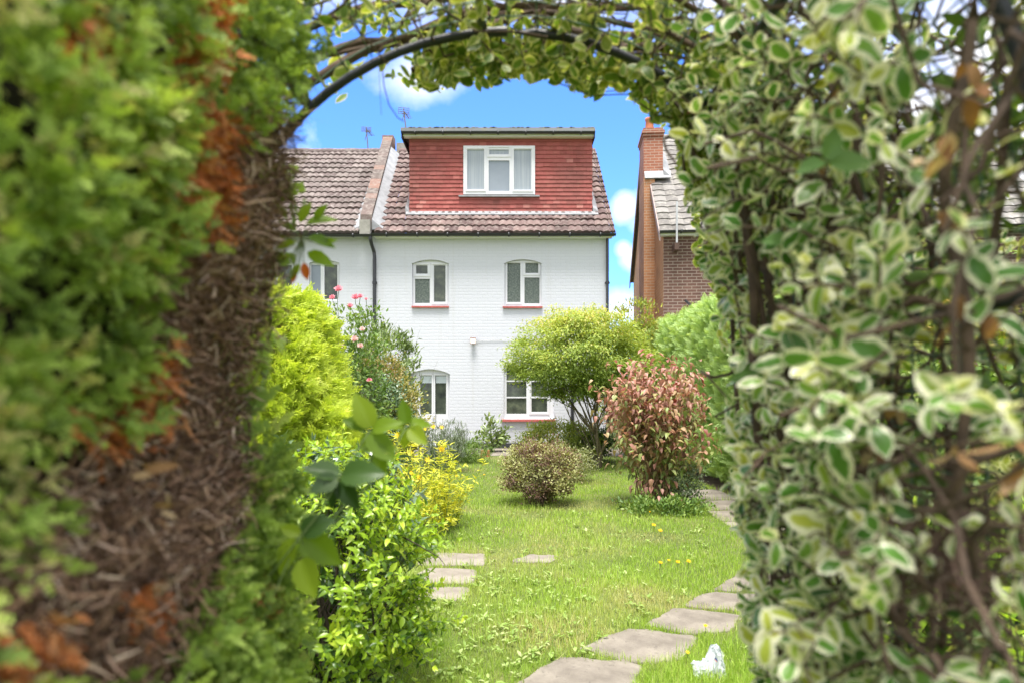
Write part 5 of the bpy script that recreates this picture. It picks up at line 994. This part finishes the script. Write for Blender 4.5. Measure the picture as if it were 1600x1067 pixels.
Pg = np.where(loose[:, None], P[g_], cc[ki]+dv*rad_[ki][:, None]); far = np.clip((proj(Pg)[0]-330)/120, 0, 1); al = np.where(loose[:, None], al, unit(dv)*.8+o*.5+rng.normal(0, .3, (ng, 3))); q = np.clip(rng.normal(.45, .18, ng)+(rng.random(Kc)[ki]-.5)*1.15-.42*far*np.clip((820-proj(Pg)[1])/200, .25, 1)+.25*np.clip((110-proj(Pg)[0])/160, 0, 1), 0, 1)  # light put into leaf colour: brighter near the viewer, darker at the far top
leaves('leaves', f_cy, hl, T_SMALL, Pg, al, o+rng.normal(0, .7, (ng, 3)), rng.uniform(.011, .026, ng)*(Pg[:, 1]/.6)**.6, 1, .3, q, smooth=False)
nr_ = ru.sum(); f_ru = foliage('rusty_leaf', [(0, (.26, .08, .025)), (.6, (.62, .21, .07)), (1, (.72, .40, .20))], .7, .25, spec=.2)
leaves('dead_leaves', f_ru, hl, T_SMALL, P[ru], np.array((.5, -.2, -.6))+rng.normal(0, .5, (nr_, 3)), o+rng.normal(0, .6, (nr_, 3)), rng.uniform(.010, .028, nr_), .8, .4, smooth=False)
P_ = np.array([np.array(((a-800)/F*yy, yy, EYE+(HOR-b)/F*yy)) for a, b in ((235, 745), (222, 760), (250, 800), (238, 790), (226, 735), (205, 745), (258, 770), (240, 812)) for yy in (.40/(800-a)*F-.02,)]); leaves('dead_leaves', f_tan, hl, T_OVAL, P_, rng.normal(0, 1, (8, 3))+np.array((.6, 0, -.6)), rng.normal(0, .4, (8, 3))+np.array((1, -.5, .5)), rng.uniform(.016, .028, 8), .9, .6)
m = MB(); mt = MB(); ib = np.where(br)[0][:7000]
for i in ib:
    p = P[i]+np.array((-.02, 0, 0))+rng.normal(0, .010, 3); d = unit(np.array((.35, rng.normal(.15, .8), rng.normal(.15, .75)))); L = rng.uniform(.012, .05)
    m.tube(curve(p, p+d*L, rng.normal(0, .003), .004, 4), np.linspace(rng.uniform(.0006, .0017), .0004, 4), 3, rnd=rng.random())
tw, tnt, tbs = newmat('dead_twig'); link(tnt, ramp(tnt, attr(tnt, 'rnd').outputs['Fac'], [(0, (.04, .02, .012)), (.45, (.19, .105, .065)), (.8, (.46, .29, .20)), (1, (.78, .62, .52))]), tbs.inputs['Base Color']); tbs.inputs['Roughness'].default_value = .85
m.build('twig', tw, hl)
ns = min(7500, br.sum()); si = rng.permutation(np.where(br)[0])[:ns]; leaves('dead_foliage', tw, hl, T_BLADE, P[si]+np.c_[-.012+rng.normal(0, .010, ns), np.zeros((ns, 2))], rng.normal(0, 1, (ns, 3))+np.array((.5, 0, -.4)), rng.normal(0, .7, (ns, 3))+np.array((1, -.4, .3)), rng.uniform(.010, .034, ns), .13, .8)
n = 900; P = np.c_[rng.uniform(-.58, -.455, n), rng.uniform(1.2, 1.44, n), rng.uniform(.9, 1.36, n)]; leaves('leaves', f_cy, hl, T_THICK, P, np.array((.3, .2, .5))+rng.normal(0, .5, (n, 3)), o+rng.normal(0, .6, (n, 3)), rng.uniform(.025, .05, n), 1, .3, np.clip(rng.normal(.3, .2, n), 0, 1), smooth=False)
# outer faces of the hedge
n = 2600; P = np.c_[-.45-1.0*rng.random(n), np.full(n, 1.24), .1+2.15*rng.random(n)]+rng.normal(0, .02, (n, 3)); leaves('leaves', f_cy, hl, T_THICK, P, np.array((0, .8, .5))+rng.normal(0, .5, (n, 3)), np.array((0, 1, .3))+rng.normal(0, .6, (n, 3)), rng.uniform(.05, .10, n), 1, .3, smooth=False)

# ------------------------------------------------------------------ bramble sprays reaching into the opening
f_br = foliage('bramble_leaf', [(0, (.12, .22, .02)), (.5, (.22, .34, .025)), (1, (.32, .42, .04))], .45, .5, tcol=(1.3, 1.25, .4))
f_brd = foliage('shaded_bramble_leaf', [(0, (.035, .085, .018)), (1, (.07, .14, .03))], .35, .3, spec=.5)  # shaded copy of the bramble leaf, darkened in colour for sprays in shade
f_brr = foliage('pale_bramble_leaf', [(0, (.14, .27, .08)), (1, (.22, .36, .13))], .5, .4)
f_org = foliage('orange_leaf', [(0, (.55, .12, .015)), (1, (.60, .18, .03))], .5, .4)
def bramble(label, cat, d, lv, mat, stem, group='bramble sprays reaching into the opening', tpl=T_BRAM):
    c = Wp(lv[0][0], lv[0][1], d); t = thing('bramble_spray', label, cat, c, group)
    for px, py, ang, ln, *mm in lv:
        b = Wp(px, py, d)+np.array((0, rng.normal(0, .008), 0)); a = R(ang); dr = np.array((math.cos(a), rng.normal(-.12, .18), math.sin(a))); nr = np.array((rng.normal(0, .3), -1, .55+rng.normal(0, .25)))
        leaves('leaflet', mm[0] if mm else mat, t, tpl, b[None], dr[None], nr[None], np.array([ln/F*d]), rng.uniform(.85, 1.05), .12)
    m = MB(); P = [Wp(px, py, d2) for px, py, d2 in stem]; m.tube(curve(P[0], P[1], .0, .008, 8) if len(P) == 2 else P, .0016, 5)
    for px, py, *_ in lv[1:]: m.tube([Wp(px, py, d), (Wp(px, py, d)+P[0])/2+np.array((0, .004, -.003)), P[0]], .001, 4)
    m.build('stem', green_stem, t, True)
bramble('lime-green backlit bramble spray hanging left of centre before the yellow herb', 'bramble', 1.25, [(578, 668, 112, 60), (572, 668, 160, 42), (582, 672, 22, 48), (576, 676, -48, 62), (572, 676, -100, 34)], f_br, [(578, 672, 1.25), (520, 760, 1.2), (440, 860, 1.15)])
bramble('lime-green bramble spray nearest the white house door, farther right than its twin', 'bramble', 1.3, [(636, 662, 100, 40), (632, 664, 190, 18), (640, 664, 14, 34), (640, 668, -40, 40), (634, 668, -95, 34)], f_br, [(636, 665, 1.3), (600, 730, 1.26), (470, 880, 1.2)])
bramble('small three-leaved lime bramble spray hanging below the larger backlit one', 'bramble', 1.25, [(586, 702, 165, 26), (590, 702, 5, 34), (588, 704, -78, 48)], f_br, [(588, 702, 1.25), (560, 760, 1.22), (450, 900, 1.15)])
bramble('dark green bramble leaves in shade above the glossy shrub at left', 'bramble', 1.12, [(528, 742, 168, 58), (526, 744, 212, 48), (534, 742, 8, 70), (530, 750, -60, 56), (526, 752, -110, 48)], f_brd, [(530, 745, 1.12), (500, 800, 1.1), (420, 900, 1.08)])
bramble('hanging bramble spray with large fresh leaves low beside the hedge at left', 'bramble', 1.10, [(470, 830, 22, 56, f_brd), (468, 834, 160, 34), (472, 838, -40, 74), (462, 840, -110, 60), (474, 870, -62, 66)], f_br, [(470, 836, 1.10), (440, 900, 1.08), (400, 1000, 1.05)])
bramble('leafy shoot with orange leaf, at the hedge edge below the terraced roof', 'shoot', 1.25, [(470, 350, 60, 36), (478, 352, 20, 50), (482, 372, -10, 42), (476, 392, -25, 46), (466, 380, 200, 34), (462, 362, 150, 32), (468, 412, 240, 30), (474, 410, -80, 28, f_org), (462, 422, -110, 22, f_org), (452, 400, 190, 30), (450, 345, 120, 28), (490, 345, 50, 34), (500, 378, 10, 26), (440, 430, 180, 26), (446, 372, 170, 26)], f_br, [(472, 370, 1.25), (455, 430, 1.22), (420, 480, 1.15)], tpl=T_OVAL)
bramble('pale three-leaved bramble spray high before the variegated climber, largest of the three there', 'bramble', .82, [(1290, 250, 68, 60), (1284, 254, 205, 52), (1296, 252, -8, 66), (1288, 258, 180, 20)], f_brr, [(1290, 252, .82), (1330, 330, .85), (1390, 420, .9)])
bramble('three-leaved bramble spray amid the variegated climber, level with the rear brick wall', 'bramble', .95, [(1240, 370, 35, 50), (1234, 376, 185, 48), (1242, 380, -62, 48)], f_brr, [(1238, 375, .95), (1300, 450, .97), (1360, 520, 1.0)])
bramble('single dark bramble leaf pair under the curved bare stem of the climber', 'bramble', .95, [(1318, 445, 25, 46), (1314, 480, -35, 42), (1300, 482, 200, 34)], f_brr, [(1316, 462, .95), (1350, 520, .97), (1400, 600, 1.0)])
bramble('bramble leaves at the left fringe of the climber, level with the conifer hedge top', 'bramble', 1.2, [(1185, 575, 200, 48), (1190, 578, -110, 42), (1196, 572, 35, 50)], f_brr, [(1190, 575, 1.2), (1230, 620, 1.2), (1290, 700, 1.2)])
bramble('broad bramble leaves at the top edge above the right side of the arch', 'bramble', .8, [(1365, 20, 150, 60), (1372, 18, 20, 64), (1366, 24, -120, 56)], f_brr, [(1368, 20, .8), (1420, 60, .82), (1500, 140, .85)])
